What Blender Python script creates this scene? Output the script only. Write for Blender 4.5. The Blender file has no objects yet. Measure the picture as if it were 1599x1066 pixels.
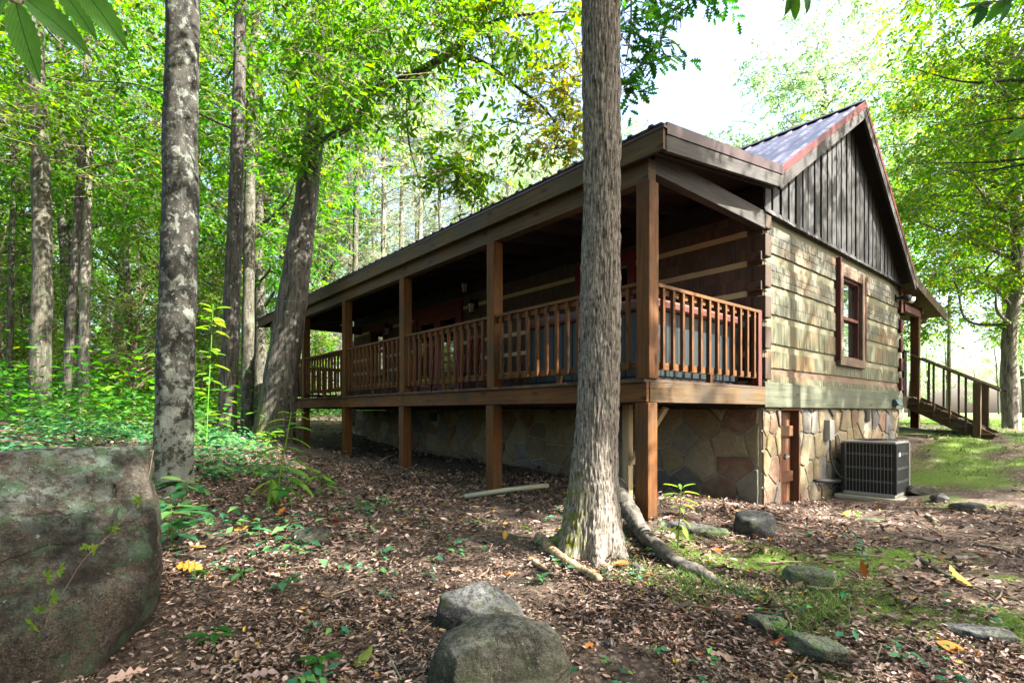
import bpy, math, random
import numpy as np
from mathutils import Vector

R = math.radians
PI = math.pi
rnd = random.Random(7)
scn = bpy.context.scene
COL = scn.collection

# ------------------------------------------------------------------ camera, sky, sun, exposure
cam_d = bpy.data.cameras.new("camera")
cam = bpy.data.objects.new("camera", cam_d)
COL.objects.link(cam)
cam.location = (0, 0, 0)                      # eye level is z = 0, ground lies about 1.25 m below
cam.rotation_euler = (R(90), 0, 0)
cam_d.sensor_width = 36.0
cam_d.lens = 36.0 * 823.0 / 1599.0
cam_d.shift_y = 110.0 / 1599.0
cam_d.clip_start = 0.05
cam_d.clip_end = 2000
scn.camera = cam

SUN_AZ, SUN_EL = -26.0, 44.0                    # degrees from +X towards +Y, elevation
w = bpy.data.worlds.new("World"); scn.world = w
w.use_nodes = True
nt = w.node_tree; nt.nodes.clear()
sky = nt.nodes.new("ShaderNodeTexSky"); sky.sky_type = 'NISHITA'; sky.sun_disc = False
sky.sun_elevation = R(SUN_EL); sky.sun_rotation = R(90 - SUN_AZ)
sky.air_density = 1.0; sky.dust_density = 5.0; sky.ozone_density = 1.0
bg = nt.nodes.new("ShaderNodeBackground"); bg.inputs[1].default_value = 0.105
wo = nt.nodes.new("ShaderNodeOutputWorld")
nt.links.new(sky.outputs[0], bg.inputs[0]); nt.links.new(bg.outputs[0], wo.inputs[0])

sd = bpy.data.lights.new("sun", 'SUN'); sd.energy = 5.0; sd.angle = R(0.5); sd.color = (1.0, 0.94, 0.84)
so = bpy.data.objects.new("sun", sd); COL.objects.link(so)
sdir = Vector((math.cos(R(SUN_EL)) * math.cos(R(SUN_AZ)), math.cos(R(SUN_EL)) * math.sin(R(SUN_AZ)), math.sin(R(SUN_EL))))
so.rotation_euler = sdir.to_track_quat('Z', 'Y').to_euler()
so.location = (20, 0, 30)

scn.view_settings.view_transform = 'Standard'
scn.view_settings.look = 'None'
scn.view_settings.exposure = 3.1
scn.view_settings.gamma = 1.0
scn.view_settings.use_curve_mapping = False
scn.render.engine = 'CYCLES'
cy = scn.cycles
cy.max_bounces = 7; cy.diffuse_bounces = 4; cy.glossy_bounces = 2; cy.transmission_bounces = 5
cy.transparent_max_bounces = 4; cy.sample_clamp_indirect = 6.0
cy.caustics_reflective = False; cy.caustics_refractive = False
cy.use_denoising = True

# ------------------------------------------------------------------ noise
def _hash(ix, iy, iz, seed):
    h = (ix * 374761393 + iy * 668265263 + iz * 2147483647 + seed * 1274126177) & 0xffffffff
    h = ((h ^ (h >> 13)) * 1274126177) & 0xffffffff
    h = ((h ^ (h >> 16)) * 2246822519) & 0xffffffff
    return ((h ^ (h >> 15)) & 0xffff) / 65535.0

def vnoise(P, seed=0):
    P = np.asarray(P, dtype=np.float64)
    i = np.floor(P).astype(np.int64); f = P - i
    f = f * f * (3 - 2 * f)
    out = 0
    for dx in (0, 1):
        for dy in (0, 1):
            for dz in (0, 1):
                wgt = (f[:, 0] if dx else 1 - f[:, 0]) * (f[:, 1] if dy else 1 - f[:, 1]) * (f[:, 2] if dz else 1 - f[:, 2])
                out = out + wgt * _hash(i[:, 0] + dx, i[:, 1] + dy, i[:, 2] + dz, seed)
    return out

def fbm(P, seed=0, oct=4):
    P = np.asarray(P, dtype=np.float64); a = 0.5; o = 0; t = 0
    for k in range(oct):
        o = o + a * vnoise(P * (2.03 ** k), seed + k); t += a; a *= 0.5
    return o / t

# ------------------------------------------------------------------ object helpers
def tag(o, label=None, cat=None, group=None, kind=None):
    if label: o['label'] = label
    if cat: o['category'] = cat
    if group: o['group'] = group
    if kind: o['kind'] = kind
    return o

def thing(name, label, cat, loc=(0, 0, 0), rotz=0.0, group=None):
    o = bpy.data.objects.new(name, None); COL.objects.link(o)
    o.location = loc; o.rotation_euler = (0, 0, rotz); o.empty_display_size = 0.2
    return tag(o, label, cat, group)

def link_mesh(name, me, parent=None, mats=()):
    o = bpy.data.objects.new(name, me); COL.objects.link(o)
    for m in mats: me.materials.append(m)
    if parent is not None: o.parent = parent
    return o

def np_mesh(name, V, faces, mat=None, uv=None, smooth=False, midx=None):
    """faces: list of int arrays (n,k). uv: per-vertex (n,2) or None"""
    me = bpy.data.meshes.new(name)
    V = np.ascontiguousarray(V, dtype=np.float32)
    me.vertices.add(len(V)); me.vertices.foreach_set("co", V.ravel())
    twig = getattr(faces, "twig", 0)
    faces = [np.asarray(f, dtype=np.int32) for f in faces if len(f)]
    loops = np.concatenate([f.ravel() for f in faces]).astype(np.int32)
    tot = np.concatenate([np.full(len(f), f.shape[1], dtype=np.int32) for f in faces])
    st = np.concatenate([[0], np.cumsum(tot)[:-1]]).astype(np.int32)
    me.loops.add(len(loops)); me.loops.foreach_set("vertex_index", loops)
    me.polygons.add(len(tot)); me.polygons.foreach_set("loop_start", st); me.polygons.foreach_set("loop_total", tot)
    if smooth: me.polygons.foreach_set("use_smooth", np.ones(len(tot), dtype=bool))
    if midx is not None: me.polygons.foreach_set("material_index", np.asarray(midx, dtype=np.int32))
    if uv is not None:
        l = me.uv_layers.new(name="UVMap")
        l.data.foreach_set("uv", np.asarray(uv, dtype=np.float32)[loops].ravel())
    me.update(calc_edges=True)
    if mat is not None:
        for m in (mat if isinstance(mat, (list, tuple)) else [mat]): me.materials.append(m)
    if twig:
        me.materials.append(TWIG); mi = np.zeros(len(tot), np.int32); mi[-twig:] = 1; me.polygons.foreach_set('material_index', mi)
    return me

def np_obj(name, V, faces, mat=None, parent=None, **k):
    return link_mesh(name, np_mesh(name, V, faces, mat, **k), parent)

def dup(root, loc, rotz=0.0, scale=None, label=None, group=None):
    r = root.copy(); COL.objects.link(r); r.location = loc; r.rotation_euler = (0, 0, rotz)
    if scale: r.scale = scale
    if label: r['label'] = label
    if group: r['group'] = group
    for ch in list(root.children):
        c = ch.copy(); COL.objects.link(c); c.parent = r
        for g in list(ch.children):
            d = g.copy(); COL.objects.link(d); d.parent = c
    return r

# box collector with wood-grain UVs in metres -------------------------------------------------
class MB:
    def __init__(s): s.V = []; s.F = []; s.UV = []; s.M = []; s.r = random.Random(3)
    def quad(s, pts, uvs, m=0):
        b = len(s.V); s.V += [tuple(p) for p in pts]; s.F.append(tuple(range(b, b + len(pts)))); s.UV.append(uvs); s.M.append(m)
    def hexa(s, c, longax=None, rand=True, m=0):
        """c: 8 corners indexed by bits x=1,y=2,z=4; a welded box with its own UVs"""
        c = [Vector(p) for p in c]
        ext = [(c[1] - c[0]).length, (c[2] - c[0]).length, (c[4] - c[0]).length]
        la = ext.index(max(ext)) if longax is None else longax
        b = len(s.V); s.V += [tuple(p) for p in c]
        ou, ov = (s.r.uniform(0, 50), s.r.uniform(0, 50)) if rand else (0, 0)
        sides = [((0, 4, 6, 2), 0), ((1, 3, 7, 5), 0), ((0, 1, 5, 4), 1), ((2, 6, 7, 3), 1), ((0, 2, 3, 1), 2), ((4, 5, 7, 6), 2)]
        for k, (idx, nax) in enumerate(sides):
            oth = [a for a in (0, 1, 2) if a != nax]
            ua = la if la in oth else oth[0]
            va = [a for a in oth if a != ua][0]
            uv = []
            for i in idx:
                bits = [(i >> a) & 1 for a in (0, 1, 2)]
                if rand: uv.append((ou + bits[ua] * ext[ua], ov + k * 3.1 + bits[va] * ext[va]))
                else: uv.append((c[i][ua], c[i][va]))
            s.F.append(tuple(b + i for i in idx)); s.UV.append(uv); s.M.append(m)
    def box(s, x0, x1, y0, y1, z0, z1, **k):
        s.hexa([((x1 if i & 1 else x0), (y1 if i & 2 else y0), (z1 if i & 4 else z0)) for i in range(8)], **k)
    def bar(s, p0, p1, wd, ht, up=(0, 0, 1), **k):
        p0 = Vector(p0); p1 = Vector(p1); d = (p1 - p0).normalized(); up = Vector(up)
        sd_ = d.cross(up).normalized() * wd * 0.5; u2 = sd_.cross(d).normalized() * ht * 0.5
        c = []
        for i in range(8):
            base = p1 if i & 1 else p0
            c.append(base + sd_ * (-1 if i & 2 else 1) + u2 * (1 if i & 4 else -1))
        s.hexa(c, longax=0, **k)
    def prism(s, poly, a0, a1, axis, m=0):
        """poly in the two other axes (in order), extruded along axis a0..a1"""
        ou, ov = s.r.uniform(0, 50), s.r.uniform(0, 50)
        def P(q, a):
            v = list(q); v.insert(axis, a); return tuple(v)
        n = len(poly); b = len(s.V)
        s.V += [P(q, a0) for q in poly] + [P(q, a1) for q in poly]
        s.F.append(tuple(b + i for i in range(n))); s.UV.append([(ou + q[1], ov + q[0]) for q in poly]); s.M.append(m)
        s.F.append(tuple(b + n + i for i in reversed(range(n)))); s.UV.append([(ou + q[1], ov + q[0]) for q in reversed(poly)]); s.M.append(m)
        for i in range(n):
            j = (i + 1) % n
            s.F.append((b + i, b + n + i, b + n + j, b + j)); L = math.dist(poly[i], poly[j])
            s.UV.append([(ou, ov), (ou, ov + abs(a1 - a0)), (ou + L, ov + abs(a1 - a0)), (ou + L, ov)]); s.M.append(m)
    def build(s, name, mats, parent=None, bevel=0.0, smooth=False):
        me = bpy.data.meshes.new(name); me.from_pydata(s.V, [], s.F)
        l = me.uv_layers.new(name="UVMap")
        l.data.foreach_set("uv", np.array([c for f in s.UV for c in f], dtype=np.float32).ravel())
        me.polygons.foreach_set("material_index", np.array(s.M, dtype=np.int32))
        if smooth: me.polygons.foreach_set("use_smooth", np.ones(len(s.F), dtype=bool))
        for m in (mats if isinstance(mats, (list, tuple)) else [mats]): me.materials.append(m)
        me.update()
        import bmesh
        bm = bmesh.new(); bm.from_mesh(me); bmesh.ops.recalc_face_normals(bm, faces=bm.faces); bm.to_mesh(me); bm.free()
        o = link_mesh(name, me, parent)
        if bevel > 0:
            b = o.modifiers.new("bevel", 'BEVEL'); b.width = bevel; b.segments = 2; b.limit_method = 'ANGLE'
        return o

def tube(pts, rad, sides=12, disp=None, cap=True):
    """tapered tube through pts; returns V, [quads,tris], UV"""
    P = np.array(pts, dtype=np.float64); n = len(P)
    rad = np.array(rad, dtype=np.float64) if np.ndim(rad) else np.full(n, float(rad))
    T = np.gradient(P, axis=0); T /= np.linalg.norm(T, axis=1)[:, None] + 1e-9
    a = np.array([1.0, 0, 0]) if abs(T[0][0]) < 0.9 else np.array([0, 1.0, 0])
    X = np.zeros_like(P); Y = np.zeros_like(P); x = a
    for i in range(n):
        x = x - T[i] * np.dot(x, T[i]); x /= np.linalg.norm(x); X[i] = x; Y[i] = np.cross(T[i], x)
    an = np.linspace(0, 2 * PI, sides, endpoint=False)
    dirv = X[:, None, :] * np.cos(an)[None, :, None] + Y[:, None, :] * np.sin(an)[None, :, None]
    V = P[:, None, :] + dirv * rad[:, None, None]
    ln = np.concatenate([[0], np.cumsum(np.linalg.norm(np.diff(P, axis=0), axis=1))])
    if disp is not None:
        d = disp(V.reshape(-1, 3), np.tile(an, n), np.repeat(ln, sides), np.repeat(rad, sides)).reshape(n, sides)
        V = V + dirv * d[:, :, None]
    V = V.reshape(-1, 3)
    i = np.arange(n - 1)[:, None] * sides; j = np.arange(sides)[None, :]; j2 = (j + 1) % sides
    Q = np.stack([i + j, i + j2, i + sides + j2, i + sides + j], -1).reshape(-1, 4)
    UV = np.stack([np.tile(an / (2 * PI), n), np.repeat(ln, sides)], -1)
    tr = np.zeros((0, 3), int)
    if cap:
        c = len(V); V = np.vstack([V, P[0], P[-1]]); UV = np.vstack([UV, [0, 0], [0, ln[-1]]])
        jj = np.arange(sides)
        tr = np.vstack([np.stack([np.full(sides, c), (jj + 1) % sides, jj], -1),
                        np.stack([np.full(sides, c + 1), (n - 1) * sides + jj, (n - 1) * sides + (jj + 1) % sides], -1)])
    return V, [Q, tr], UV

def join(parts):
    V = []; UV = []; Fs = {}; off = 0
    for v, fs, uv in parts:
        V.append(v); UV.append(uv if uv is not None else np.zeros((len(v), 2)))
        for f in fs:
            if len(f): Fs.setdefault(np.asarray(f).shape[1], []).append(np.asarray(f) + off)
        off += len(v)
    return np.vstack(V), [np.vstack(x) for x in Fs.values()], np.vstack(UV)

def spline(pts, n):
    """Catmull-Rom resample of a list of points (any dimension)"""
    P = np.array(pts, dtype=np.float64); m = len(P)
    P = np.vstack([2 * P[0] - P[1], P, 2 * P[-1] - P[-2]])
    out = []
    for t in np.linspace(0, m - 1 - 1e-6, n):
        i = int(t); f = t - i; p0, p1, p2, p3 = P[i], P[i + 1], P[i + 2], P[i + 3]
        out.append(0.5 * ((2 * p1) + (-p0 + p2) * f + (2 * p0 - 5 * p1 + 4 * p2 - p3) * f * f + (-p0 + 3 * p1 - 3 * p2 + p3) * f ** 3))
    return np.array(out)

# leaves ---------------------------------------------------------------------------------------
T_SIMPLE = (np.array([(0, 0, 0), (.42, .5, .07), (1, 0, -.08), (.42, -.5, .07)]), [np.array([(0, 2, 1), (0, 3, 2)])])
def _ovate(ts, ws, curve=-.18, lift=.06):
    V = []; F = []; T = []
    for t, wv in zip(ts, ws): V += [(t, wv, lift * (wv > 0.02) + curve * t * t), (t, 0, curve * t * t), (t, -wv, lift * (wv > 0.02) + curve * t * t)]
    for k in range(len(ts) - 1):
        a = 3 * k; F += [(a, a + 1, a + 4, a + 3), (a + 1, a + 2, a + 5, a + 4)]
    return np.array(V), [np.array(F)]
T_FINE = _ovate([0, .12, .3, .5, .7, .86, 1], [.01, .22, .42, .5, .38, .2, .005])
T_NEAR = _ovate(list(np.linspace(0, 1, 23)), [max(.006, .5 * math.sin(PI * t ** .85) ** .8 * (1 + (.10 if k % 2 else -.06))) for k, t in enumerate(np.linspace(0, 1, 23))], curve=-.3, lift=.05)
T_LANCE = _ovate([0, .15, .4, .65, .85, 1], [.01, .3, .5, .42, .2, .005], curve=-.35)
T_OAK = _ovate([0, .14, .24, .34, .44, .54, .64, .74, .86, 1], [.02, .10, .34, .12, .5, .16, .5, .16, .3, .01], curve=-.1)
T_LITTER = _ovate([0, .3, .7, 1], [.04, .5, .4, .01], curve=.28, lift=.16)
T_BLADE = _ovate([0, .35, .7, 1], [.5, .42, .28, .02], curve=-.4, lift=0)

def leaves(O, D, N, L, W, tmpl, curl=None):
    tv, tf = tmpl; n = len(O)
    D = D / (np.linalg.norm(D, axis=1)[:, None] + 1e-9)
    S = np.cross(N, D); S /= (np.linalg.norm(S, axis=1)[:, None] + 1e-9); N = np.cross(D, S)
    L = np.broadcast_to(np.asarray(L, float), (n,)); W = np.broadcast_to(np.asarray(W, float), (n,))
    c = np.ones(n) if curl is None else curl
    V = (O[:, None, :] + D[:, None, :] * (tv[None, :, 0] * L[:, None])[:, :, None]
         + S[:, None, :] * (tv[None, :, 1] * W[:, None])[:, :, None]
         + N[:, None, :] * (tv[None, :, 2] * L[:, None] * c[:, None])[:, :, None])
    k = len(tv); off = (np.arange(n) * k)[:, None, None]
    return V.reshape(-1, 3), [(f[None] + off).reshape(-1, f.shape[1]) for f in tf]

def unit(g, n, zs=1.0):
    d = g.normal(size=(n, 3)); d[:, 2] *= zs
    return d / np.linalg.norm(d, axis=1)[:, None]

class TwigList(list): pass
def sprays(g, C, rad, n_per, leaf, tmpl=T_SIMPLE, m=9, twig=.55, droop=-.18, ratio=.5, flat=.55):
    """leafy sprays round clump centres C (K,3) with radii rad (K,)"""
    K = len(C); idx = np.repeat(np.arange(K), n_per); S = len(idx)
    off = unit(g, S) * (g.random(S) ** .5)[:, None] * rad[idx][:, None]; off[:, 2] *= flat
    O = C[idx] + off
    d = unit(g, S, .45) + off / (rad[idx][:, None] + 1e-6) * .5; d[:, 2] += droop
    d /= np.linalg.norm(d, axis=1)[:, None]
    nr = unit(g, S) * .55 + np.array([0, 0, 1.0]); nr -= d * (nr * d).sum(1)[:, None]; nr /= np.linalg.norm(nr, axis=1)[:, None]
    sd_ = np.cross(nr, d)
    tl = twig * (.6 + .8 * g.random(S))
    Os = []; Ds = []; Ns = []; Ls = []
    for k in range(m):
        t = (k + .6) / m
        sg = (1 if k % 2 else -1)
        a = R(52 - 40 * (k == m - 1)) + g.normal(size=S) * .25
        dd = d * np.cos(a)[:, None] + sd_ * (np.sin(a) * sg)[:, None]; dd[:, 2] -= .12 + .25 * g.random(S)
        Os.append(O + d * (tl * t)[:, None] + np.array([0, 0, -1.0]) * (tl * .25 * t * t)[:, None])
        Ds.append(dd); Ns.append(nr + g.normal(size=(S, 3)) * .32)
        Ls.append(leaf * (.65 + .6 * g.random(S)) * (1 - .25 * t))
    V, F = None, None
    tws = [O + d * (tl * t)[:, None] + np.array([0, 0, -1.0]) * (tl * .25 * t * t)[:, None] for t in (-.9, 0, .55, 1.0)]
    O = np.vstack(Os); D = np.vstack(Ds); N = np.vstack(Ns); L = np.concatenate(Ls)
    V, F = leaves(O, D, N, L, L * ratio, tmpl)
    rw = leaf * .028; ring = []
    for q_, r_ in zip(tws, (1.5, 1.0, .7, .3)):
        ring.append(np.stack([q_ + nr * (rw * r_), q_ + (sd_ * .87 - nr * .5) * (rw * r_), q_ - (sd_ * .87 + nr * .5) * (rw * r_)], 1))
    TV = np.stack(ring, 1).reshape(-1, 3); b = (np.arange(S) * 12)[:, None, None] + len(V)
    tq = np.array([[3 * k + a, 3 * k + (a + 1) % 3, 3 * k + 3 + (a + 1) % 3, 3 * k + 3 + a] for k in range(3) for a in range(3)])
    FF = TwigList(F); TF = (tq[None] + b).reshape(-1, 4); FF.append(TF); FF.twig = len(TF)
    return np.vstack([V, TV]), FF

# ------------------------------------------------------------------ materials
class NT:
    def __init__(s, name):
        s.m = bpy.data.materials.new(name); s.m.use_nodes = True; s.t = s.m.node_tree; s.t.nodes.clear()
        s.out = s.n('ShaderNodeOutputMaterial')
    def n(s, typ, ins=None, **props):
        x = s.t.nodes.new(typ)
        for k, v in props.items(): setattr(x, k, v)
        if ins:
            for k, v in ins.items(): s.set(x.inputs[k], v)
        return x
    def set(s, sock, v):
        if isinstance(v, bpy.types.NodeSocket): s.t.links.new(v, sock)
        elif isinstance(v, bpy.types.Node): s.t.links.new(v.outputs[0], sock)
        else:
            if sock.type == 'RGBA' and len(v) == 3: v = (*v, 1)
            sock.default_value = v
    def coord(s, which): return s.n('ShaderNodeTexCoord').outputs[which]
    def mapping(s, vec, scale=(1, 1, 1), loc=(0, 0, 0)): return s.n('ShaderNodeMapping', {'Vector': vec, 'Scale': scale, 'Location': loc}).outputs[0]
    def noise(s, vec, scale, detail=4, rough=.55, dist=0): return s.n('ShaderNodeTexNoise', {'Vector': vec, 'Scale': scale, 'Detail': detail, 'Roughness': rough, 'Distortion': dist}).outputs[0]
    def ramp(s, fac, stops, interp='LINEAR'):
        x = s.n('ShaderNodeValToRGB', {'Fac': fac}); cr = x.color_ramp; cr.interpolation = interp
        while len(cr.elements) < len(stops): cr.elements.new(0.5)
        for e, (p, c) in zip(cr.elements, stops):
            e.position = p; e.color = (*c, 1) if len(c) == 3 else c
        return x.outputs[0]
    def mix(s, f, a, b, blend='MIX'):
        x = s.n('ShaderNodeMix', data_type='RGBA', blend_type=blend)
        s.set(x.inputs[0], f); s.set(x.inputs[6], a); s.set(x.inputs[7], b); return x.outputs[2]
    def math(s, op, a, b=0.0, clamp=False):
        x = s.n('ShaderNodeMath', operation=op, use_clamp=clamp); s.set(x.inputs[0], a); s.set(x.inputs[1], b); return x.outputs[0]
    def mr(s, v, a, b, c=0.0, d=1.0): return s.n('ShaderNodeMapRange', {0: v, 1: a, 2: b, 3: c, 4: d}).outputs[0]
    def bump(s, h, strength=.5, dist=.01, normal=None):
        x = s.n('ShaderNodeBump', {'Height': h, 'Strength': strength, 'Distance': dist})
        if normal is not None: s.set(x.inputs['Normal'], normal)
        return x.outputs[0]
    def rand(s): return s.n('ShaderNodeNewGeometry').outputs['Random Per Island']
    def orand(s): return s.n('ShaderNodeObjectInfo').outputs['Random']
    def bsdf(s, color, rough=.8, normal=None, spec=.3, metal=0.0):
        x = s.n('ShaderNodeBsdfPrincipled', {'Base Color': color, 'Roughness': rough, 'Specular IOR Level': spec, 'Metallic': metal})
        if normal is not None: s.set(x.inputs['Normal'], normal)
        return x.outputs[0]
    def done(s, sh): s.t.links.new(sh, s.out.inputs[0]); return s.m

def m_leaf(name, stops, trans=.5, tint=.2, rough=.45, tr_boost=1.6, patchy=False):
    q = NT(name)
    c = q.ramp(q.rand(), stops)
    if patchy: c = q.n('ShaderNodeHueSaturation', {'Color': c, 'Value': q.mr(q.noise(q.coord("Object"), 1.5, 5, .7), .35, .65, .45, 1.35)}).outputs[0]
    hsv = q.n('ShaderNodeHueSaturation', {'Color': c, 'Hue': q.mr(q.orand(), 0, 1, .5 - tint * .12, .5 + tint * .12), 'Value': q.mr(q.orand(), 0, 1, 1 - tint, 1 + tint)}).outputs[0]
    d = q.bsdf(hsv, .6, spec=.12)
    tc = q.n('ShaderNodeHueSaturation', {'Color': hsv, 'Hue': .485, 'Saturation': 1.12, 'Value': tr_boost}).outputs[0]
    t = q.n('ShaderNodeBsdfTranslucent', {'Color': tc}).outputs[0]
    x = q.n('ShaderNodeMixShader', {0: trans}); q.set(x.inputs[1], d); q.set(x.inputs[2], t)
    return q.done(x.outputs[0])

def m_wood(name, dark, light, knots=True, rough=.75, gscale=(1.6, 30, 1), islandvar=.25, grime=None, bump=.35):
    q = NT(name); uv = q.coord('UV')
    g1 = q.noise(q.mapping(uv, (gscale[0], gscale[1], 1)), 1.0, 6, .65, .4)
    g2 = q.noise(q.mapping(uv, (gscale[0] * 3, gscale[1] * 4, 1)), 1.0, 3, .6)
    g = q.math('ADD', q.math('MULTIPLY', g1, .7), q.math('MULTIPLY', g2, .3))
    c = q.ramp(g, [(.3, dark), (.68, light)])
    big = q.noise(q.mapping(uv, (.8, 2.2, 1)), 1.0, 3, .6)
    c = q.mix(q.mr(big, .35, .7, 0, .55), c, q.mix(.5, c, dark, 'MULTIPLY'))
    if knots:
        vo = q.n('ShaderNodeTexVoronoi', {'Vector': q.mapping(uv, (2.4, 7, 1)), 'Scale': 1.0, 'Randomness': 1.0}).outputs['Distance']
        c = q.mix(q.mr(vo, .07, .19, .9, 0), c, tuple(x * .3 for x in dark))
        ck = q.noise(q.mapping(uv, (1.1, 55, 1)), 1.0, 3, .5)
        c = q.mix(q.mr(ck, .66, .70, 0, .75), c, tuple(x * .25 for x in dark))
    c = q.n('ShaderNodeHueSaturation', {'Color': c, 'Value': q.mr(q.rand(), 0, 1, 1 - islandvar, 1 + islandvar)}).outputs[0]
    if grime is not None:
        gr = q.noise(q.coord('Object'), 1.7, 5, .7)
        c = q.mix(q.mr(gr, .48, .68, 0, .8), c, grime)
    return q.done(q.bsdf(c, rough, q.bump(g, bump, .004), spec=.25))

def m_bark(name, dark, light, patch=None, moss=None, moss_z=None, sc=(20, 20, 3), bump=.8, patch_sc=5.0, patch_rng=(.55, .62), dist=.02, foot=False):
    q = NT(name); ob = q.coord('Object')
    n1 = q.noise(q.mapping(ob, sc), 1.0, 5, .65, .6)
    n2 = q.noise(ob, 30, 4, .65)
    h = q.math('ADD', q.math('MULTIPLY', n1, .75), q.math('MULTIPLY', n2, .25))
    c = q.ramp(h, [(.39, dark), (.60, light)])
    if patch is not None:
        p = q.noise(ob, patch_sc, 8, .72, .4)
        if foot: p = q.math('ADD', p, q.mr(q.n('ShaderNodeSeparateXYZ', {0: ob}).outputs[2], .2, 2.2, .10, 0))
        c = q.mix(q.mr(p, patch_rng[0], patch_rng[1], 0, .85), c, q.mix(q.noise(ob, 40, 3), patch, tuple(x * .55 for x in patch)))
        p2 = q.noise(ob, patch_sc * 4, 2, .5)
        c = q.mix(q.mr(p2, .66, .7, 0, .6), c, tuple(min(1, x * 1.25) for x in patch))
    if moss is not None:
        z = q.n('ShaderNodeSeparateXYZ', {0: ob})
        mz = q.mr(z.outputs[2], moss_z[0], moss_z[1], 1, 0)
        mx = q.mr(z.outputs[0], .02, -.16, 0, 1)
        mk = q.math('MULTIPLY', q.math('MULTIPLY', mz, mx), q.mr(q.noise(ob, 12, 8, .78), .46, .54), True)
        c = q.mix(mk, c, q.mix(q.noise(ob, 60, 2), moss, tuple(x * .5 for x in moss)))
    c = q.n('ShaderNodeHueSaturation', {'Color': c, 'Value': q.mr(q.orand(), 0, 1, .8, 1.2)}).outputs[0]
    return q.done(q.bsdf(c, .9, q.bump(h, bump, dist), spec=.2))

def m_plain(name, col, rough=.5, metal=0.0, var=.15, scale=8, spec=.4, bump=.05):
    q = NT(name); ob = q.coord('Object')
    n = q.noise(ob, scale, 5, .65)
    c = q.mix(n, tuple(x * (1 - var) for x in col), tuple(min(1, x * (1 + var)) for x in col))
    return q.done(q.bsdf(c, rough, q.bump(q.noise(ob, scale * 8, 3), bump, .003), spec, metal))

def m_rock(name, dark, light, lichen, moss, moss_amt=.5, scale=1.0, top_lichen=True):
    q = NT(name); ob = q.coord('Object'); geo = q.n('ShaderNodeNewGeometry')
    n1 = q.noise(ob, 3.5 * scale, 7, .7, .3); n2 = q.noise(ob, 45 * scale, 4, .7)
    c = q.ramp(q.math('ADD', q.math('MULTIPLY', n1, .5), q.math('MULTIPLY', n2, .5)), [(.40, dark), (.60, light)])
    up = q.n('ShaderNodeSeparateXYZ', {0: geo.outputs['Normal']}).outputs[2]
    c = q.mix(.8, c, q.ramp(q.noise(ob, 130 * scale, 3, .7), [(.36, (.2, .2, .2)), (.64, (1.8, 1.8, 1.8))]), 'MULTIPLY')
    stn = q.noise(q.mapping(ob, (1.3 * scale, 1.3 * scale, 2.6 * scale)), 1.0, 7, .7, .8)
    c = q.mix(q.mr(stn, .48, .56, 0, .7), c, tuple(x * .6 for x in dark))
    mo = q.math('MULTIPLY', q.mr(q.noise(ob, 5.5 * scale, 9, .8), .52, .58), moss_amt, True)
    c = q.mix(mo, c, q.mix(q.noise(ob, 70 * scale, 3), moss, tuple(x * .45 for x in moss)))
    if top_lichen:
        li = q.math('MULTIPLY', q.mr(up, .35, .85), q.mr(q.noise(ob, 16 * scale, 7, .78), .47, .55), True)
        c = q.mix(q.math('MULTIPLY', li, .6), c, lichen)
    sp = q.mr(q.noise(ob, 34 * scale, 5, .7), .64, .67)
    c = q.mix(q.math('MULTIPLY', sp, .7), c, tuple(min(1, x * 1.5) for x in lichen))
    wv = q.n('ShaderNodeTexNoise', {'Vector': ob, 'Scale': 3.0 * scale, 'Detail': 6.0})
    wv = q.n('ShaderNodeVectorMath', {0: q.mapping(ob, (1.1 * scale, 1.1 * scale, 2.2 * scale)), 1: q.n('ShaderNodeVectorMath', {0: wv.outputs[1], 3: .55}, operation='SCALE').outputs[0]}, operation='ADD').outputs[0]
    cr = q.n('ShaderNodeTexVoronoi', {'Vector': wv, 'Scale': 1.0}, feature='DISTANCE_TO_EDGE').outputs[0]
    ckm = q.mr(q.noise(ob, 1.7 * scale, 3), .5, .6)
    ck = q.math('MULTIPLY', q.mr(cr, .002, .012, 1, 0), ckm)
    c = q.mix(q.math('MULTIPLY', ck, .75), c, tuple(x * .3 for x in dark))
    h = q.math('ADD', q.math('ADD', n1, q.math('MULTIPLY', n2, .5)), q.math('MULTIPLY', ck, -.12))
    return q.done(q.bsdf(c, .88, q.bump(h, .9, .03), spec=.25))

GREENS = [(0, (.020, .085, .008)), (.35, (.038, .145, .010)), (.8, (.068, .215, .012)), (.975, (.14, .27, .015)), (1, (.30, .25, .02))]
LEAF_MID = m_leaf("leaf_mid_green", GREENS, .55)
LEAF_DEEP = m_leaf("leaf_deep_green", [(0, (.018, .06, .012)), (.5, (.03, .10, .016)), (1, (.06, .15, .02))], .5)
LEAF_LIME = m_leaf("leaf_lime", [(0, (.034, .13, .010)), (.5, (.064, .21, .013)), (.93, (.12, .28, .018)), (1, (.34, .32, .02))], .6)
LEAF_CANOPY = m_leaf('leaf_canopy', [(0, (.028, .115, .009)), (.5, (.055, .185, .011)), (.95, (.11, .27, .014)), (1, (.2, .24, .03))], .5)
LEAF_MAPLE = m_leaf('leaf_maple', [(0, (.036, .115, .009)), (.5, (.078, .185, .012)), (.92, (.15, .24, .014)), (1, (.32, .24, .02))], .5)
LEAF_GOLD = m_leaf("leaf_gold", [(0, (.07, .13, .015)), (.5, (.15, .18, .02)), (1, (.28, .20, .03))], .6)
LEAF_PALE = m_leaf("leaf_haze_pale", [(0, (.11, .21, .08)), (.5, (.18, .29, .13)), (1, (.32, .40, .22))], .55)  # haze and glare of far crowns put into the leaf colour
LEAF_PINE = m_leaf("needle_backlit_pale", [(0, (.09, .15, .07)), (.6, (.16, .22, .12)), (1, (.28, .30, .20))], .45)  # whitish backlight glow put into the needle colour
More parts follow.
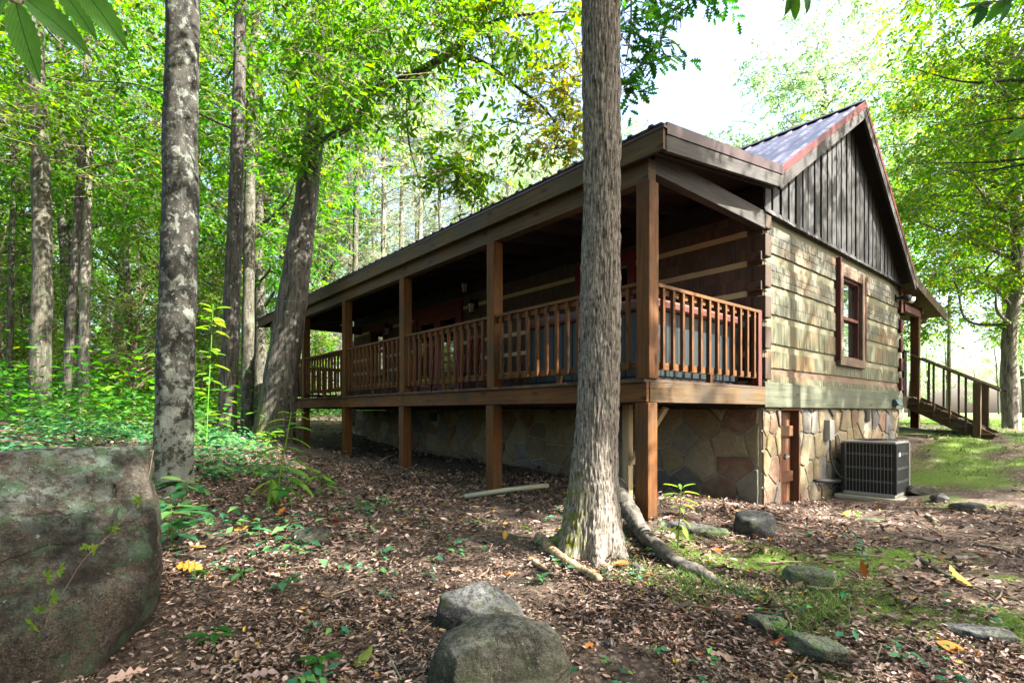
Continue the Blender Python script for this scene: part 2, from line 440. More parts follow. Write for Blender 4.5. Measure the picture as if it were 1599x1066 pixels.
LEAF_HERB = m_leaf("herb_green", [(0, (.020, .075, .014)), (.5, (.036, .12, .020)), (.9, (.07, .175, .026)), (1, (.15, .22, .03))], .45)
LEAF_TEAL = m_leaf("herb_teal", [(0, (.03, .11, .06)), (.5, (.05, .16, .07)), (1, (.12, .24, .06))], .4)
LEAF_WEED = m_leaf("weed_yellow_green", [(0, (.06, .17, .03)), (.6, (.12, .24, .03)), (1, (.24, .30, .05))], .45)
GRASS = m_leaf("grass_blades", [(0, (.035, .08, .015)), (.6, (.07, .14, .03)), (1, (.16, .2, .06))], .35)
LITTER = m_leaf("fallen_leaf", [(0, (.022, .014, .010)), (.3, (.070, .045, .033)), (.5, (.17, .112, .085)), (.78, (.30, .21, .17)), (.95, (.44, .33, .29)), (.98, (.24, .09, .03)), (.993, (.5, .33, .04)), (1, (.10, .14, .03))], .12, tint=0.0, rough=.6, tr_boost=1.0, patchy=True)
BARK_ASH = m_bark("bark_furrowed", (.013, .011, .009), (.25, .218, .185), moss=(.11, .13, .012), moss_z=(.4, .85), sc=(85, 85, 11), bump=1.0, dist=.012)
BARK_MOTTLED = m_bark("bark_mottled", (.006, .006, .005), (.036, .034, .028), patch=(.15, .165, .14), sc=(12, 12, 7), bump=.7, patch_sc=10.0, patch_rng=(.53, .60), moss=(.12, .17, .03), moss_z=(.2, .9), foot=True)
BARK_GREY = m_bark("bark_grey", (.016, .015, .011), (.085, .08, .06), patch=(.11, .135, .095), sc=(16, 16, 3), patch_sc=3.0, patch_rng=(.54, .64))
BARK_LEAN = m_bark("bark_lean", (.014, .013, .011), (.075, .068, .058), patch=(.13, .13, .11), sc=(22, 22, 3), patch_sc=3.0, patch_rng=(.6, .68), moss=(.10, .13, .02), moss_z=(.2, 1.6))
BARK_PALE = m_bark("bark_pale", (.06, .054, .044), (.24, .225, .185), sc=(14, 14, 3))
TWIG = m_plain("twig_bark", (.14, .10, .07), .9, var=.5, scale=6)

W_POST = m_wood("stained_post_wood", (.034, .012, .003), (.165, .062, .010), islandvar=.2, grime=(.035, .022, .010))
W_FASCIA = m_wood("weathered_fascia_wood", (.030, .018, .007), (.12, .072, .030), islandvar=.15, grime=(.05, .045, .035))
W_GREY = m_wood("weathered_grey_wood", (.013, .0125, .0125), (.075, .068, .062), islandvar=.2, grime=(.025, .024, .024))
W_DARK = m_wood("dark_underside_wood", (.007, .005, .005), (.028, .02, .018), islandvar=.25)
W_DECK = m_wood("dark_deck_wood", (.03, .018, .01), (.10, .06, .035), islandvar=.25)  # deck wood darkened to cut the light inside the porch
W_GAP_SHADE = m_plain("gap_shade_board", (.006, .006, .007), .9)  # black backing stands in for shade between the gable boards
W_RED = m_wood("red_stained_wood", (.03, .008, .007), (.12, .036, .026), islandvar=.15)
W_TRIM = m_wood("window_trim_wood", (.05, .03, .02), (.15, .10, .066), islandvar=.2, grime=(.14, .12, .08))
W_GABLE = m_wood("charcoal_gable_board", (.008, .0075, .008), (.064, .064, .065), gscale=(1.6, 30, 1), islandvar=.45, grime=(.03, .032, .03), bump=.6)
W_SILL = m_wood("sill_log_wood", (.035, .04, .026), (.125, .135, .09), gscale=(1.0, 16, 1), islandvar=.1, grime=(.04, .055, .038))
W_LOG = m_wood("log_core_wood", (.028, .019, .013), (.085, .055, .036), islandvar=.3)
W_PALE = m_wood("pale_lumber", (.20, .15, .08), (.40, .32, .19), islandvar=.1)
W_DOOR = m_wood("crawl_door_wood", (.045, .016, .007), (.17, .068, .03), islandvar=.3, grime=(.05, .03, .015))
def m_shake(name, stops, orange):
    q = NT(name); uv = q.coord('UV')
    c = q.ramp(q.rand(), stops)
    g = q.noise(q.mapping(uv, (4, 60, 1)), 1.0, 5, .65)
    c = q.mix(q.mr(g, .28, .55, .5, 0), c, (.03, .028, .02))
    kn = q.n('ShaderNodeTexVoronoi', {'Vector': q.mapping(q.coord('Object'), (2.2, 2.2, 3.2)), 'Scale': 1.0}).outputs['Distance']
    c = q.mix(q.mr(kn, .03, .09, .75, 0), c, (.015, .013, .01))
    o = q.noise(q.coord('Object'), .9, 4, .7)
    zz = q.n('ShaderNodeSeparateXYZ', {0: q.coord('Object')}).outputs[2]
    c = q.mix(q.mr(zz, 1.1, 2.1, 0, .45), c, (.085, .088, .085))
    c = q.mix(q.mr(o, .48, .66, 0, .5), c, orange)
    return q.done(q.bsdf(c, .8, q.bump(g, .5, .004), spec=.25))
W_SHAKE = m_shake("hewn_shake", [(0, (.062, .066, .040)), (.5, (.080, .082, .049)), (.95, (.095, .094, .056)), (1, (.055, .06, .048))], (.17, .085, .03))  # orange patches: stained wood, with warm sunlight put into the colour
W_SHAKE_RED = m_shake("hewn_shake_brown", [(0, (.02, .009, .007)), (.5, (.05, .022, .016)), (1, (.09, .045, .03))], (.06, .022, .014))
CHINK = m_plain("cream_chinking", (.12, .115, .066), .85, var=.2, scale=6, bump=.3)
CHINK_LIGHT = m_plain("pale_chinking", (.34, .31, .19), .85, var=.2, scale=6, bump=.3)
def m_stone():
    q = NT("field_stone"); uv = q.coord('UV'); ob = q.coord('Object')
    c = q.ramp(q.rand(), [(0, (.17, .125, .062)), (.2, (.21, .165, .085)), (.38, (.145, .14, .125)), (.52, (.23, .19, .115)), (.68, (.15, .078, .05)), (.78, (.095, .095, .10)), (.88, (.24, .19, .12)), (.95, (.125, .105, .07))], 'CONSTANT')
    n = q.noise(uv, 16, 7, .72); n2 = q.noise(ob, 1.6, 4, .6); n3 = q.noise(uv, 3.5, 5, .65, .6)
    c = q.mix(q.mr(n, .35, .7, .55, 0), c, (.05, .042, .03))
    c = q.mix(q.mr(n3, .5, .72, 0, .45), c, (.26, .22, .145))
    c = q.mix(q.mr(n2, .5, .68, 0, .45), c, (.20, .19, .14))
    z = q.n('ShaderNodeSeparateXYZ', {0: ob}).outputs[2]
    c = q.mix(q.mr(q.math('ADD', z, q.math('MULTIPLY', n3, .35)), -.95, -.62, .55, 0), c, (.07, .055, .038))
    return q.done(q.bsdf(c, .85, q.bump(q.math('ADD', n, q.math('MULTIPLY', n3, .6)), .7, .02), spec=.25))
MORTAR = m_plain("grey_mortar", (.22, .205, .155), .95, var=.35, scale=5, bump=.6)
STONE = m_stone()
METAL_ROOF = m_plain("charcoal_metal_roof", (.13, .12, .15), .45, .6, var=.5, scale=3, bump=.1)
METAL_RED = m_plain("red_brown_drip_edge", (.10, .018, .016), .4, .3, var=.35, scale=5)
METAL_BROWN = m_plain("brown_drip_edge", (.05, .03, .028), .4, .4, var=.35, scale=5)
MAROON = m_plain("maroon_paint", (.10, .012, .018), .45, var=.2)
BLACK_METAL = m_plain("black_metal", (.012, .012, .014), .45, .3)
GREY_METAL = m_plain("grey_painted_metal", (.24, .23, .215), .5, .2, var=.2)
COIL = m_plain("dark_coil", (.006, .007, .010), .6, .2)
WIRE = m_plain("grille_wire", (.16, .165, .165), .45, .5)
WHITE = m_plain("white_paint", (.7, .7, .68), .5, var=.08)
TEAL = m_plain("dark_teal_panel", (.006, .012, .014), .5, var=.2)
COVER = m_plain("redbrown_vinyl", (.075, .022, .016), .5, var=.15)
CONCRETE = m_plain("concrete_pad", (.30, .28, .22), .9, var=.3, bump=.3)
PVC = m_plain("pale_pipe", (.17, .18, .13), .6, var=.2)
RUBBER = m_plain("black_insulation", (.02, .02, .022), .8)
DEEPGREEN = m_plain("dark_teal_plastic", (.03, .07, .075), .4)
CURTAIN = m_plain("pale_curtain", (.35, .32, .24), .9)
def m_glass():
    q = NT("window_glass")
    g = q.n('ShaderNodeBsdfGlossy', {'Color': (.85, .9, .9), 'Roughness': .03, 'Normal': q.bump(q.noise(q.coord('Object'), 2.5, 2), .06, .02)}).outputs[0]
    d = q.bsdf((.012, .014, .012), .1)
    x = q.n('ShaderNodeMixShader', {0: .62}); q.set(x.inputs[1], d); q.set(x.inputs[2], g)
    return q.done(x.outputs[0])
GLASS = m_glass()
def m_lampglass():
    q = NT("lamp_glass"); return q.done(q.bsdf((.55, .55, .5), .15, spec=.6))
LAMPGLASS = m_lampglass()

# ------------------------------------------------------------------ ground
HX, HY, HA = 1.279, 5.0, R(40.2)            # cabin corner post, cabin rotation
ca, sa = math.cos(HA), math.sin(HA)
def H(v, u): return (HX + v * ca - u * sa, HY + v * sa + u * ca)
def inv(x, y):
    dx = x - HX; dy = y - HY
    return dx * ca + dy * sa, -dx * sa + dy * ca      # v, u
cps = [(0, 0, -1.25), (0, 2.4, -1.25), (-2, 2.5, -1.2), (3, 2.5, -1.27), (0, -8, -1.3), (-8, -5, -1.1), (8, -5, -1.2),
       (.62, 4.1, -1.1), (1.28, 5, -.97), (-.23, 6.78, -1.03), (-1.73, 8.56, -.92), (-3.2, 10.3, -.85), (-4.75, 12.1, -.88), (-6.2, 13.9, -.7),
       (3.1, 6.54, -1.2), (5.42, 7.85, -1.27), (7.63, 10.36, -.42), (6.7, 8.9, -.95), (8.87, 9.95, -.43), (12.3, 13, -.46), (9, 9, -.62), (5, 4.4, -1.15), (7, 5.5, -1.1),
       (9, 3, -1.1), (7.5, 7.2, -1.02),
       (-3.6, 5.6, -.8), (-4.4, 10, -.55), (-6, 11, -.56), (-12, 15, -.15), (-8, 8, -.42), (-3, 2.8, -1.1), (-25, 30, .5), (0, 40, -.2), (-40, 60, 2.5), (30, 60, -.4),
       (16, 22, -.45), (0, 90, 1.0), (3, 22, -.5), (-4, 17, -.6), (20, 12, -.5), (60, 40, -.4), (-60, 20, 2), (50, -10, -.8), (-30, -20, -1), (0, -40, -1.3), (60, 120, 0), (-60, 120, 3)]
cpa = np.array(cps)
def _phi(r2): return np.where(r2 > 1e-12, r2 * np.log(r2 + 1e-12), 0)
n_ = len(cpa)
A = np.zeros((n_ + 3, n_ + 3)); d2 = ((cpa[:, None, :2] - cpa[None, :, :2]) ** 2).sum(-1)
A[:n_, :n_] = _phi(d2) + np.eye(n_) * 2.0; A[:n_, n_] = 1; A[:n_, n_ + 1:] = cpa[:, :2]; A[n_, :n_] = 1; A[n_ + 1:, :n_] = cpa[:, :2].T
sol = np.linalg.solve(A, np.concatenate([cpa[:, 2], [0, 0, 0]]))
def G(x, y, detail=True):
    x = np.atleast_1d(np.asarray(x, float)).ravel(); y = np.atleast_1d(np.asarray(y, float)).ravel()
    rr = np.sqrt(x * x + y * y); k = np.minimum(1, 110 / (rr + 1e-6)); xs = x * k; ys = y * k
    z = sol[n_] + sol[n_ + 1] * xs + sol[n_ + 2] * ys
    for i in range(n_): z = z + sol[i] * _phi((xs - cpa[i, 0]) ** 2 + (ys - cpa[i, 1]) ** 2)
    if detail:
        P = np.stack([x, y, np.zeros_like(x)], -1)
        z = z + (fbm(P * .9, 5, 3) - .5) * .12 + (fbm(P * 4.5, 9, 3) - .5) * .05
    return z
def g1(x, y): return float(G(x, y)[0])

def moss_mask(x, y):
    P = np.stack([x, y, 0 * x], -1); n = fbm(P * 1.7, 21, 4)
    def bl(cx, cy, rx, ry, a):
        dx = (x - cx) * math.cos(a) + (y - cy) * math.sin(a); dy = -(x - cx) * math.sin(a) + (y - cy) * math.cos(a)
        return np.exp(-((dx / rx) ** 2 + (dy / ry) ** 2))
    m = 1.35 * bl(2.0, 3.6, .9, .5, -.5) + 1.25 * bl(2.9, 4.2, .9, .35, .2) + .75 * bl(8.4, 9.2, 2.8, 1.0, .55) + bl(6.9, 8.0, .7, .5, .3) + .8 * bl(1.05, 2.75, .18, .14, 0) + .8 * bl(1.45, 2.6, .22, .14, 0) + .6 * bl(9.5, 11, 2, 1.5, .5)
    return np.clip((m * 1.15 + (n - .56) * 3.6), 0, 1) * (m > .05)
def lawn_mask(x, y):
    v, u = inv(x, y)
    return np.clip((y - .2 * x - 10.2) / 1.6, 0, 1) * np.clip((x - 8.5) / 1.5, 0, 1)

gx = np.sinh(np.linspace(-4.6, 4.6, 430)) * 4.0 + .3
gy = np.sinh(np.linspace(-3.4, 4.9, 430)) * 3.2 + 4.0
XX, YY = np.meshgrid(gx, gy); xf, yf = XX.ravel(), YY.ravel()
ZZ = G(xf, yf)
i = np.arange(len(gy) - 1)[:, None] * len(gx); j = np.arange(len(gx) - 1)[None, :]
Q = np.stack([i + j, i + j + 1, i + len(gx) + j + 1, i + len(gx) + j], -1).reshape(-1, 4)
def m_ground():
    q = NT("forest_floor"); ob = q.coord('Object')
    n1 = q.noise(ob, 30, 6, .7); n2 = q.noise(ob, 3.0, 5, .65); n3 = q.noise(ob, 110, 4, .7)
    vo = q.n('ShaderNodeTexVoronoi', {'Vector': ob, 'Scale': 42.0}); vr = q.n('ShaderNodeSeparateColor', {0: vo.outputs['Color']}).outputs[0]
    c = q.ramp(vr, [(0, (.032, .022, .016)), (.4, (.09, .062, .046)), (.75, (.16, .112, .085)), (1, (.26, .19, .15))])
    c = q.mix(q.mr(n1, .35, .7, .75, 0), c, (.035, .026, .02))
    c = q.mix(q.mr(n2, .48, .62, 0, .75), c, (.04, .033, .027))
    at = q.n('ShaderNodeAttribute', attribute_name='cover'); ms = q.n('ShaderNodeSeparateColor', {0: at.outputs['Color']})
    mk = q.math('MULTIPLY', ms.outputs[0], q.mr(n1, .3, .55), True)
    c = q.mix(mk, c, q.mix(n3, (.03, .075, .008), (.13, .21, .02)))
    c = q.mix(q.math('MULTIPLY', ms.outputs[1], q.mr(q.noise(ob, 1.4, 6, .75), .35, .55, .6, 1)), c, q.mix(q.mr(n3, .3, .7), (.06, .11, .02), (.20, .27, .06)))
    h = q.math('ADD', q.math('ADD', n1, q.math('MULTIPLY', n3, .5)), q.math('MULTIPLY', vr, .5))
    return q.done(q.bsdf(c, .92, q.bump(h, .9, .02), spec=.2))
gme = np_mesh("ground", np.stack([xf, yf, ZZ], -1), [Q], m_ground(), smooth=True)
att = gme.color_attributes.new("cover", 'FLOAT_COLOR', 'POINT')
cov = np.zeros((len(xf), 4), np.float32); cov[:, 0] = moss_mask(xf, yf); cov[:, 1] = lawn_mask(xf, yf); cov[:, 3] = 1
att.data.foreach_set("color", cov.ravel())
ground = link_mesh("ground", gme); tag(ground, kind='structure')

# ------------------------------------------------------------------ cabin (local frame: x = v across, y = u along, z about eye level)
cabin = thing("log_cabin", "rustic log cabin with long covered porch raised on wooden posts", "cabin", (HX, HY, 0), HA)
PROF = [(-.12, 2.56), (2.26, 2.89), (5.25, 4.79), (8.15, 2.57), (10.68, 2.17)]
UA, UB = -.29, 12.69
V0, V1, UE = 2.39, 8.31, 12.2               # wall planes; far end wall
def rz(v):
    for (a, za), (b, zb) in zip(PROF, PROF[1:]):
        if v <= b: return za + (zb - za) * (v - a) / (b - a)
    return PROF[-1][1]

# foundation
fb = MB()
DZ0, DZ1, DV0, DV1 = -1.30, .04, 2.94, 3.55       # crawl door opening on the gable side
def gb(v, u): return g1(*H(v, u)) - .35
fb.box(V0 + .05, DV0, .03, .33, -1.7, .05, rand=False)
fb.box(DV1, V1 - .03, .03, .33, -1.7, .05, rand=False)
fb.box(DV0, DV1, .33, .43, -1.7, .05, rand=False)
fb.box(V0 + .05, V0 + .33, .33, UE - .05, -1.7, .05, rand=False)
fb.box(V1 - .33, V1 - .03, .33, UE - .05, -1.7, .05, rand=False)
fb.box(V0 + .33, V1 - .33, UE - .33, UE - .05, -1.7, .05, rand=False)
def clip(poly, p, n):
    out = []
    for a, b in zip(poly, poly[1:] + poly[:1]):
        da = (a[0] - p[0]) * n[0] + (a[1] - p[1]) * n[1]; db = (b[0] - p[0]) * n[0] + (b[1] - p[1]) * n[1]
        if da <= 0: out.append(a)
        if da * db < 0: t = da / (da - db); out.append((a[0] + (b[0] - a[0]) * t, a[1] + (b[1] - a[1]) * t))
    return out
def stones(a0, a1, z0, z1, axis, face, seed, holes=(), sw=.44, sh=.30):
    """irregular fieldstones standing proud of the mortar on one wall face"""
    r = random.Random(seed); P = []
    nr_, nc = max(1, round((z1 - z0) / sh)), max(1, round((a1 - a0) / sw))
    for i in range(-1, nr_ + 1):
        for j in range(-1, nc + 1):
            P.append((a0 + (j + .5 + (.5 if i % 2 else 0) + r.uniform(-.36, .36)) * (a1 - a0) / nc, z0 + (i + .5 + r.uniform(-.33, .33)) * (z1 - z0) / nr_))
    for p in P:
        poly = [(a0, z0), (a1, z0), (a1, z1), (a0, z1)]
        for q_ in P:
            d = (q_[0] - p[0], q_[1] - p[1]); L = math.hypot(*d)
            if q_ is p or L > 1.4: continue
            n = (d[0] / L, d[1] / L); m_ = ((p[0] + q_[0]) / 2 - n[0] * .009, (p[1] + q_[1]) / 2 - n[1] * .009)
            poly = clip(poly, m_, n)
            if len(poly) < 3: break
        if len(poly) < 3: continue
        cx = sum(q_[0] for q_ in poly) / len(poly); cz = sum(q_[1] for q_ in poly) / len(poly)
        if any(h0 - .02 < cx < h1 + .02 and g0 < cz < g1_ for h0, h1, g0, g1_ in holes): continue
        dn = []                                            # subdivide and wobble the outline
        for a, b in zip(poly, poly[1:] + poly[:1]):
            k = max(1, int(math.dist(a, b) / .07))
            for t in range(k): dn.append((a[0] + (b[0] - a[0]) * t / k + r.uniform(-.005, .005), a[1] + (b[1] - a[1]) * t / k + r.uniform(-.005, .005)))
        h = r.uniform(.014, .034); rings = [(1.0, -.004), (.985, h * .55), (.93, h * .92), (.6, h + r.uniform(-.003, .006))]
        b0 = len(fb.V); N = len(dn); ou, ov = r.uniform(0, 40), r.uniform(0, 40)
        for f, dd in rings:
            for a, z in dn:
                aa, z_ = cx + (a - cx) * f, cz + (z - cz) * f; jit = dd + (r.uniform(-.0025, .0025) if dd > 0 else 0)
                fb.V.append((aa, face - jit, z_) if axis == 0 else (face - jit, aa, z_))
        uvv = [(ou + (a - cx) * f, ov + (z - cz) * f) for f, dd in rings for a, z in dn]
        for k in range(3):
            for i in range(N):
                q4 = (k * N + i, k * N + (i + 1) % N, (k + 1) * N + (i + 1) % N, (k + 1) * N + i)
                fb.F.append(tuple(b0 + x_ for x_ in q4)); fb.UV.append([uvv[x_] for x_ in q4]); fb.M.append(1)
        fb.F.append(tuple(b0 + 3 * N + i for i in range(N))); fb.UV.append([uvv[3 * N + i] for i in range(N)]); fb.M.append(1)
stones(V0 + .055, DV0 - .004, -1.5, .045, 0, .03, 5, sw=.30, sh=.34)
stones(DV1 + .004, V1 - .035, -1.5, .045, 0, .03, 6, holes=[(6.24, 6.56, -.2, .06), (4.4, 4.72, -.45, -.1)], sw=.27, sh=.42)
stones(.06, UE - .06, -1.5, .045, 1, V0 + .05, 7, holes=[(1.5, 1.95, -.26, .05), (7.55, 8.0, -.26, .05)], sw=.46, sh=.31)
found = fb.build("foundation", [MORTAR, STONE], cabin)
for (va, ua, name) in ((None, 1.55, 0), (None, 7.6, 0)):
    m = MB(); m.box(V0 + .035, V0 + .06, ua, ua + .34, -.22, .0); m.build("foundation_vent", BLACK_METAL, found)
m = MB()
m.box(6.28, 6.52, .005, .028, -.17, .035)
for k in range(5): m.box(6.30, 6.50, -.012, .004, -.15 + k * .036, -.135 + k * .036)
m.build("foundation_vent", BLACK_METAL, found)

# crawl-space door, slightly recessed in its frame
m = MB()
m.box(DV1 - .045, DV1, .0, .3, DZ0, .045); m.box(DV0, DV0 + .03, .012, .3, DZ0, .02); m.box(DV0, DV1 - .045, .0, .3, .02, .045)
m.build("door_frame", W_DOOR, cabin, .004)
m = MB()
for k in range(4): m.box(DV0 + .035 + k * .131, DV0 + .162 + k * .131, .11, .14, DZ0 + .04, .01)
for zz in (-.33, -.95): m.box(DV0 + .04, DV1 - .06, .07, .108, zz, zz + .14)
dr = m.build("door", W_DOOR, cabin, .004)
m = MB(); m.box(DV0 + .33, DV0 + .46, .085, .108, -.62, -.60); m.box(DV0 + .35, DV0 + .37, .08, .109, -.65, -.57); m.build("latch", GREY_METAL, dr)

# sill logs
m = MB(); m.box(V0 - .02, 7.55, -.05, .2, .055, .375); m.box(7.56, V1 + .04, -.045, .2, .055, .373)
m.build("sill_log", W_SILL, cabin, .012)
m = MB(); m.box(V0 - .03, V0 + .15, .2, UE - .2, .06, .30); m.box(V1 - .15, V1 + .03, .2, UE - .2, .06, .37); m.box(V0 - .02, V1 + .02, UE - .2, UE + .03, .06, .37)
m.build("sill_log", W_LOG, cabin, .01)

# log walls: stacked logs, chinking and hewn shake faces
def shakes(mb, axis, face, out, a0, a1, z0, z1, openings, wmin, wmax, rows, mi):
    rr = random.Random(int(a0 * 100 + z0 * 1000) + axis)
    hgt = (z1 - z0) / rows
    for r_ in range(rows):
        a = a0
        while a < a1 - .01:
            wv = min(rr.uniform(wmin, wmax), a1 - a)
            b0 = z0 + r_ * hgt + rr.uniform(-.004, .004); b1 = z0 + (r_ + 1) * hgt + rr.uniform(0, .006)
            b1 = min(b1, z1); mid = a + wv / 2
            if not any(o0 - .02 < mid < o1 + .02 and p0 < (b0 + b1) / 2 < p1 for o0, o1, p0, p1 in openings):
                tb = rr.uniform(.006, .0125); tt = rr.uniform(.004, .0055); g = .0015
                c = []
                for i_ in range(8):
                    aa = a + wv - g if i_ & 1 else a + g
                    zz = b1 if i_ & 4 else b0
                    th = (tt if i_ & 4 else tb) if i_ & 2 else -.002
                    p = face + out * th
                    c.append((aa, p, zz) if axis == 0 else (p, aa, zz))
                mb.hexa(c, longax=2, m=mi)
            a += wv

WIN_G = (4.91, 6.06, .725, 2.29)
ow = [(WIN_G[0] + .08, WIN_G[1] - .08, WIN_G[2] + .05, WIN_G[3] - .05)]
gz = [2.36, 1.98, 1.61, 1.24, .86, .50]                     # chinking centres on the gable wall
m = MB(); top = 2.47
edges = []
m.box(V0 + .02, V1 - .02, .012, .16, 2.36, 2.47, m=1)
prev = 2.36
bands = [(1.995, 2.36), (1.625, 1.895), (1.25, 1.525), (.875, 1.15), (.565, .775), (.378, .465)]
bands[0] = (1.995 + .03, 2.36)
for k, (b0, b1) in enumerate(bands):
    for s0, s1 in ((V0, ow[0][0]), (ow[0][1], V1)):
        if b0 < ow[0][3] and b1 > ow[0][2]: m.box(s0 + .01, s1 - .01, .0, .18, b0, b1, m=0)
    if not (b0 < ow[0][3] and b1 > ow[0][2]): m.box(V0 + .01, V1 - .01, .0, .18, b0, b1, m=0)
    shakes(m, 0, 0.0, -1, V0 + .06, V1 - .02, b0, b1, ow, *((.045, .085, 3) if k < 2 else (.045, .07, 2) if k == 2 else (.035, .055, 1)), 2)
    nb = bands[k + 1][1] if k + 1 < len(bands) else None
    if nb is not None:
        hit = nb < ow[0][3] and b0 > ow[0][2]
        for s0, s1 in (((V0 + .02, ow[0][0]), (ow[0][1], V1 - .02)) if hit else ((V0 + .02, V1 - .02),)): m.box(s0, s1, .012, .16, nb, b0, m=1 if k < 4 else 3)
m.build("log_wall", [W_LOG, CHINK, W_SHAKE, W_TRIM], cabin)

fop = [(1.9, 3.1, .95, 2.45), (6.45, 8.5, .30, 2.45), (10.05, 11.0, 1.0, 2.40)]     # window, french door, window on the porch wall
m = MB()
fb_ = [(1.915, 2.22), (1.535, 1.84), (1.155, 1.46), (.775, 1.08), (.395, .70)]
def spans(b0, b1):
    cur = .03
    for o0, o1, p0, p1 in fop:
        if b0 < p1 and b1 > p0:
            yield cur, o0
            cur = o1
    yield cur, UE - .03
for k, (b0, b1) in enumerate(fb_ + [(2.295, 2.52)]):
    for s0, s1 in spans(b0, b1):
        m.box(V0, V0 + .18, s0, s1, b0, b1, m=0)
    shakes(m, 1, V0, -1, .06, UE - .05, b0, b1, fop, .055, .09, 2, 2)
for b0, b1 in ((2.22, 2.295), (1.84, 1.915), (1.46, 1.535), (1.08, 1.155), (.70, .775), (.30, .395)):
    for s0, s1 in spans(b0, b1): m.box(V0 - .004, V0 + .16, s0 + .16 if s0 < .1 else s0, s1, b0, b1, m=1)
m.build("log_wall", [W_LOG, CHINK_LIGHT, W_SHAKE_RED], cabin)
m = MB()
for k in range(6): m.box(V1 - .18, V1, .19, UE - .2, .38 + k * .36, .38 + k * .36 + .3, m=0); m.box(V1 - .17, V1 - .01, .19, UE - .2, .68 + k * .36, .74 + k * .36, m=1)
m.build("log_wall", [W_LOG, CHINK], cabin)
m = MB()
for k in range(6): m.box(V0 + .2, V1 - .2, UE - .18, UE, .38 + k * .36, .38 + k * .36 + .3, m=0); m.box(V0 + .2, V1 - .2, UE - .17, UE - .01, .68 + k * .36, .74 + k * .36, m=1)
m.build("log_wall", [W_LOG, CHINK], cabin)
m = MB(); m.box(V0 + .01, V0 + .17, .02, UE, 2.525, 2.815); m.build('wall_plate', W_DARK, cabin)
# dovetail log ends at the two near corners
for k, (b0, b1) in enumerate(fb_ + [(2.26, 2.46)]):
    m = MB(); m.box(V0 - .035, V0 + .13, -.06, .1, b0 + .01, b1 - .02); m.build("log_end", W_LOG, cabin, .012)
    m = MB(); m.box(V1 - .10, V1 + .045, -.05, .1, b0 + .02, b1 - .03); m.build("log_end", W_RED, cabin, .012)
for k, (b0, b1) in enumerate(bands[1:]):
    m = MB(); m.box(V0 - .07, V0 - .036, -.02, .16, b1 - .02, b1 + .09); m.build("log_end", W_LOG, cabin, .008)

# gable siding: vertical boards with gap shade put into a black recessed backing
m = MB(); v = V0 - .04; rr = random.Random(5)
m.prism([(V0 - .04, 2.50), (V0 - .04, rz(V0) - .14), (5.25, 4.79 - .17), (V1 - .02, rz(V1 - .1) - .16), (V1 + .01, 2.50)], -.015, .12, 1, m=1)
while v < V1 - .03:
    wv = rr.uniform(.13, .185); e = min(v + wv, V1)
    zt = lambda q: (min(rz(q), 4.79) - .13)
    poly = [(v, 2.47 + rr.uniform(-.015, .01)), (e, 2.47 + rr.uniform(-.015, .01)), (e, max(2.52, zt(e)))]
    if v < 5.25 < e: poly.append((5.25, zt(5.25)))
    poly.append((v, max(2.52, zt(v))))
    m.prism(poly, -.062 + rr.uniform(-.005, .005), -.022, 1)
    v += wv + rr.uniform(.045, .062)
m.build("gable_siding", [W_GABLE, W_GAP_SHADE], cabin, .004)
m = MB(); a = V0 - .06
while a < V1 - .02:                                        # ragged shake lip under the gable boards
    wv = rr.uniform(.05, .09); m.hexa([(a + (wv - .004 if i_ & 1 else 0), (-.012 if i_ & 2 else (-.075 if not i_ & 4 else -.052)), (2.525 if i_ & 4 else 2.455 + rr.uniform(-.006, .006))) for i_ in range(8)], longax=2); a += wv
m.build("gable_lip", W_GABLE, cabin)

# gable window
def window(par, name, a0, a1, z0, z1, plane, axis, out, trim, trimmat, sashmat, mid=True, curtain=False):
    """plane: wall face coordinate on the other axis, out: outward sign"""
    def bx(mb, p0, p1, q0, q1, o0, o1, **k):
        lo, hi = sorted((plane + out * o0, plane + out * o1))
        if axis == 0: mb.box(p0, p1, lo, hi, q0, q1, **k)
        else: mb.box(lo, hi, p0, p1, q0, q1, **k)
    t = trim
    f = MB(); bx(f, a0, a0 + t, z0 + .13, z1, -.06, .06); bx(f, a1 - t, a1, z0 + .13, z1, -.06, .06); bx(f, a0 + t, a1 - t, z1 - .16, z1, -.06, .052)
    fo = f.build(name, [trimmat], par, .006)
    s = MB(); bx(s, a0 - .02, a1 + .02, z0, z0 + .13, -.06, .068); s.build("sill", W_TRIM, fo, .006)
    s = MB(); i0, i1, j0, j1 = a0 + t, a1 - t, z0 + .13, z1 - .16; w_ = .036
    bx(s, i0, i0 + w_, j0, j1, -.08, .0); bx(s, i1 - w_, i1, j0, j1, -.08, .0); bx(s, i0 + w_, i1 - w_, j1 - w_, j1, -.08, .0); bx(s, i0 + w_, i1 - w_, j0, j0 + w_, -.08, .0)
    if mid: bx(s, i0 + w_, i1 - w_, (j0 + j1) / 2 - .025, (j0 + j1) / 2 + .025, -.08, .008)
    s.build("sash", sashmat, fo, .003)
    g = MB(); bx(g, i0 + w_ - .01, i1 - w_ + .01, j0 + w_ - .01, j1 - w_ + .01, -.06, -.05); g.build("glass", GLASS, fo)
    return fo
wo_ = window(cabin, "window", WIN_G[0], WIN_G[1], WIN_G[2], WIN_G[3], 0.0, 0, -1, .13, W_TRIM, W_RED)
m = MB(); m.box(WIN_G[0] - .045, WIN_G[0] - .003, -.075, .02, .80, 2.38); m.build("side_casing", W_RED, wo_, .005)
m = MB(); m.box(WIN_G[1] + .003, WIN_G[1] + .035, -.07, .02, .84, 2.25); m.build("side_casing", W_RED, wo_, .005)
window(cabin, "window", fop[0][0], fop[0][1], fop[0][2], fop[0][3], V0, 1, -1, .12, MAROON, MAROON)
window(cabin, "window", fop[2][0], fop[2][1], fop[2][2], fop[2][3], V0, 1, -1, .12, W_RED, W_RED)
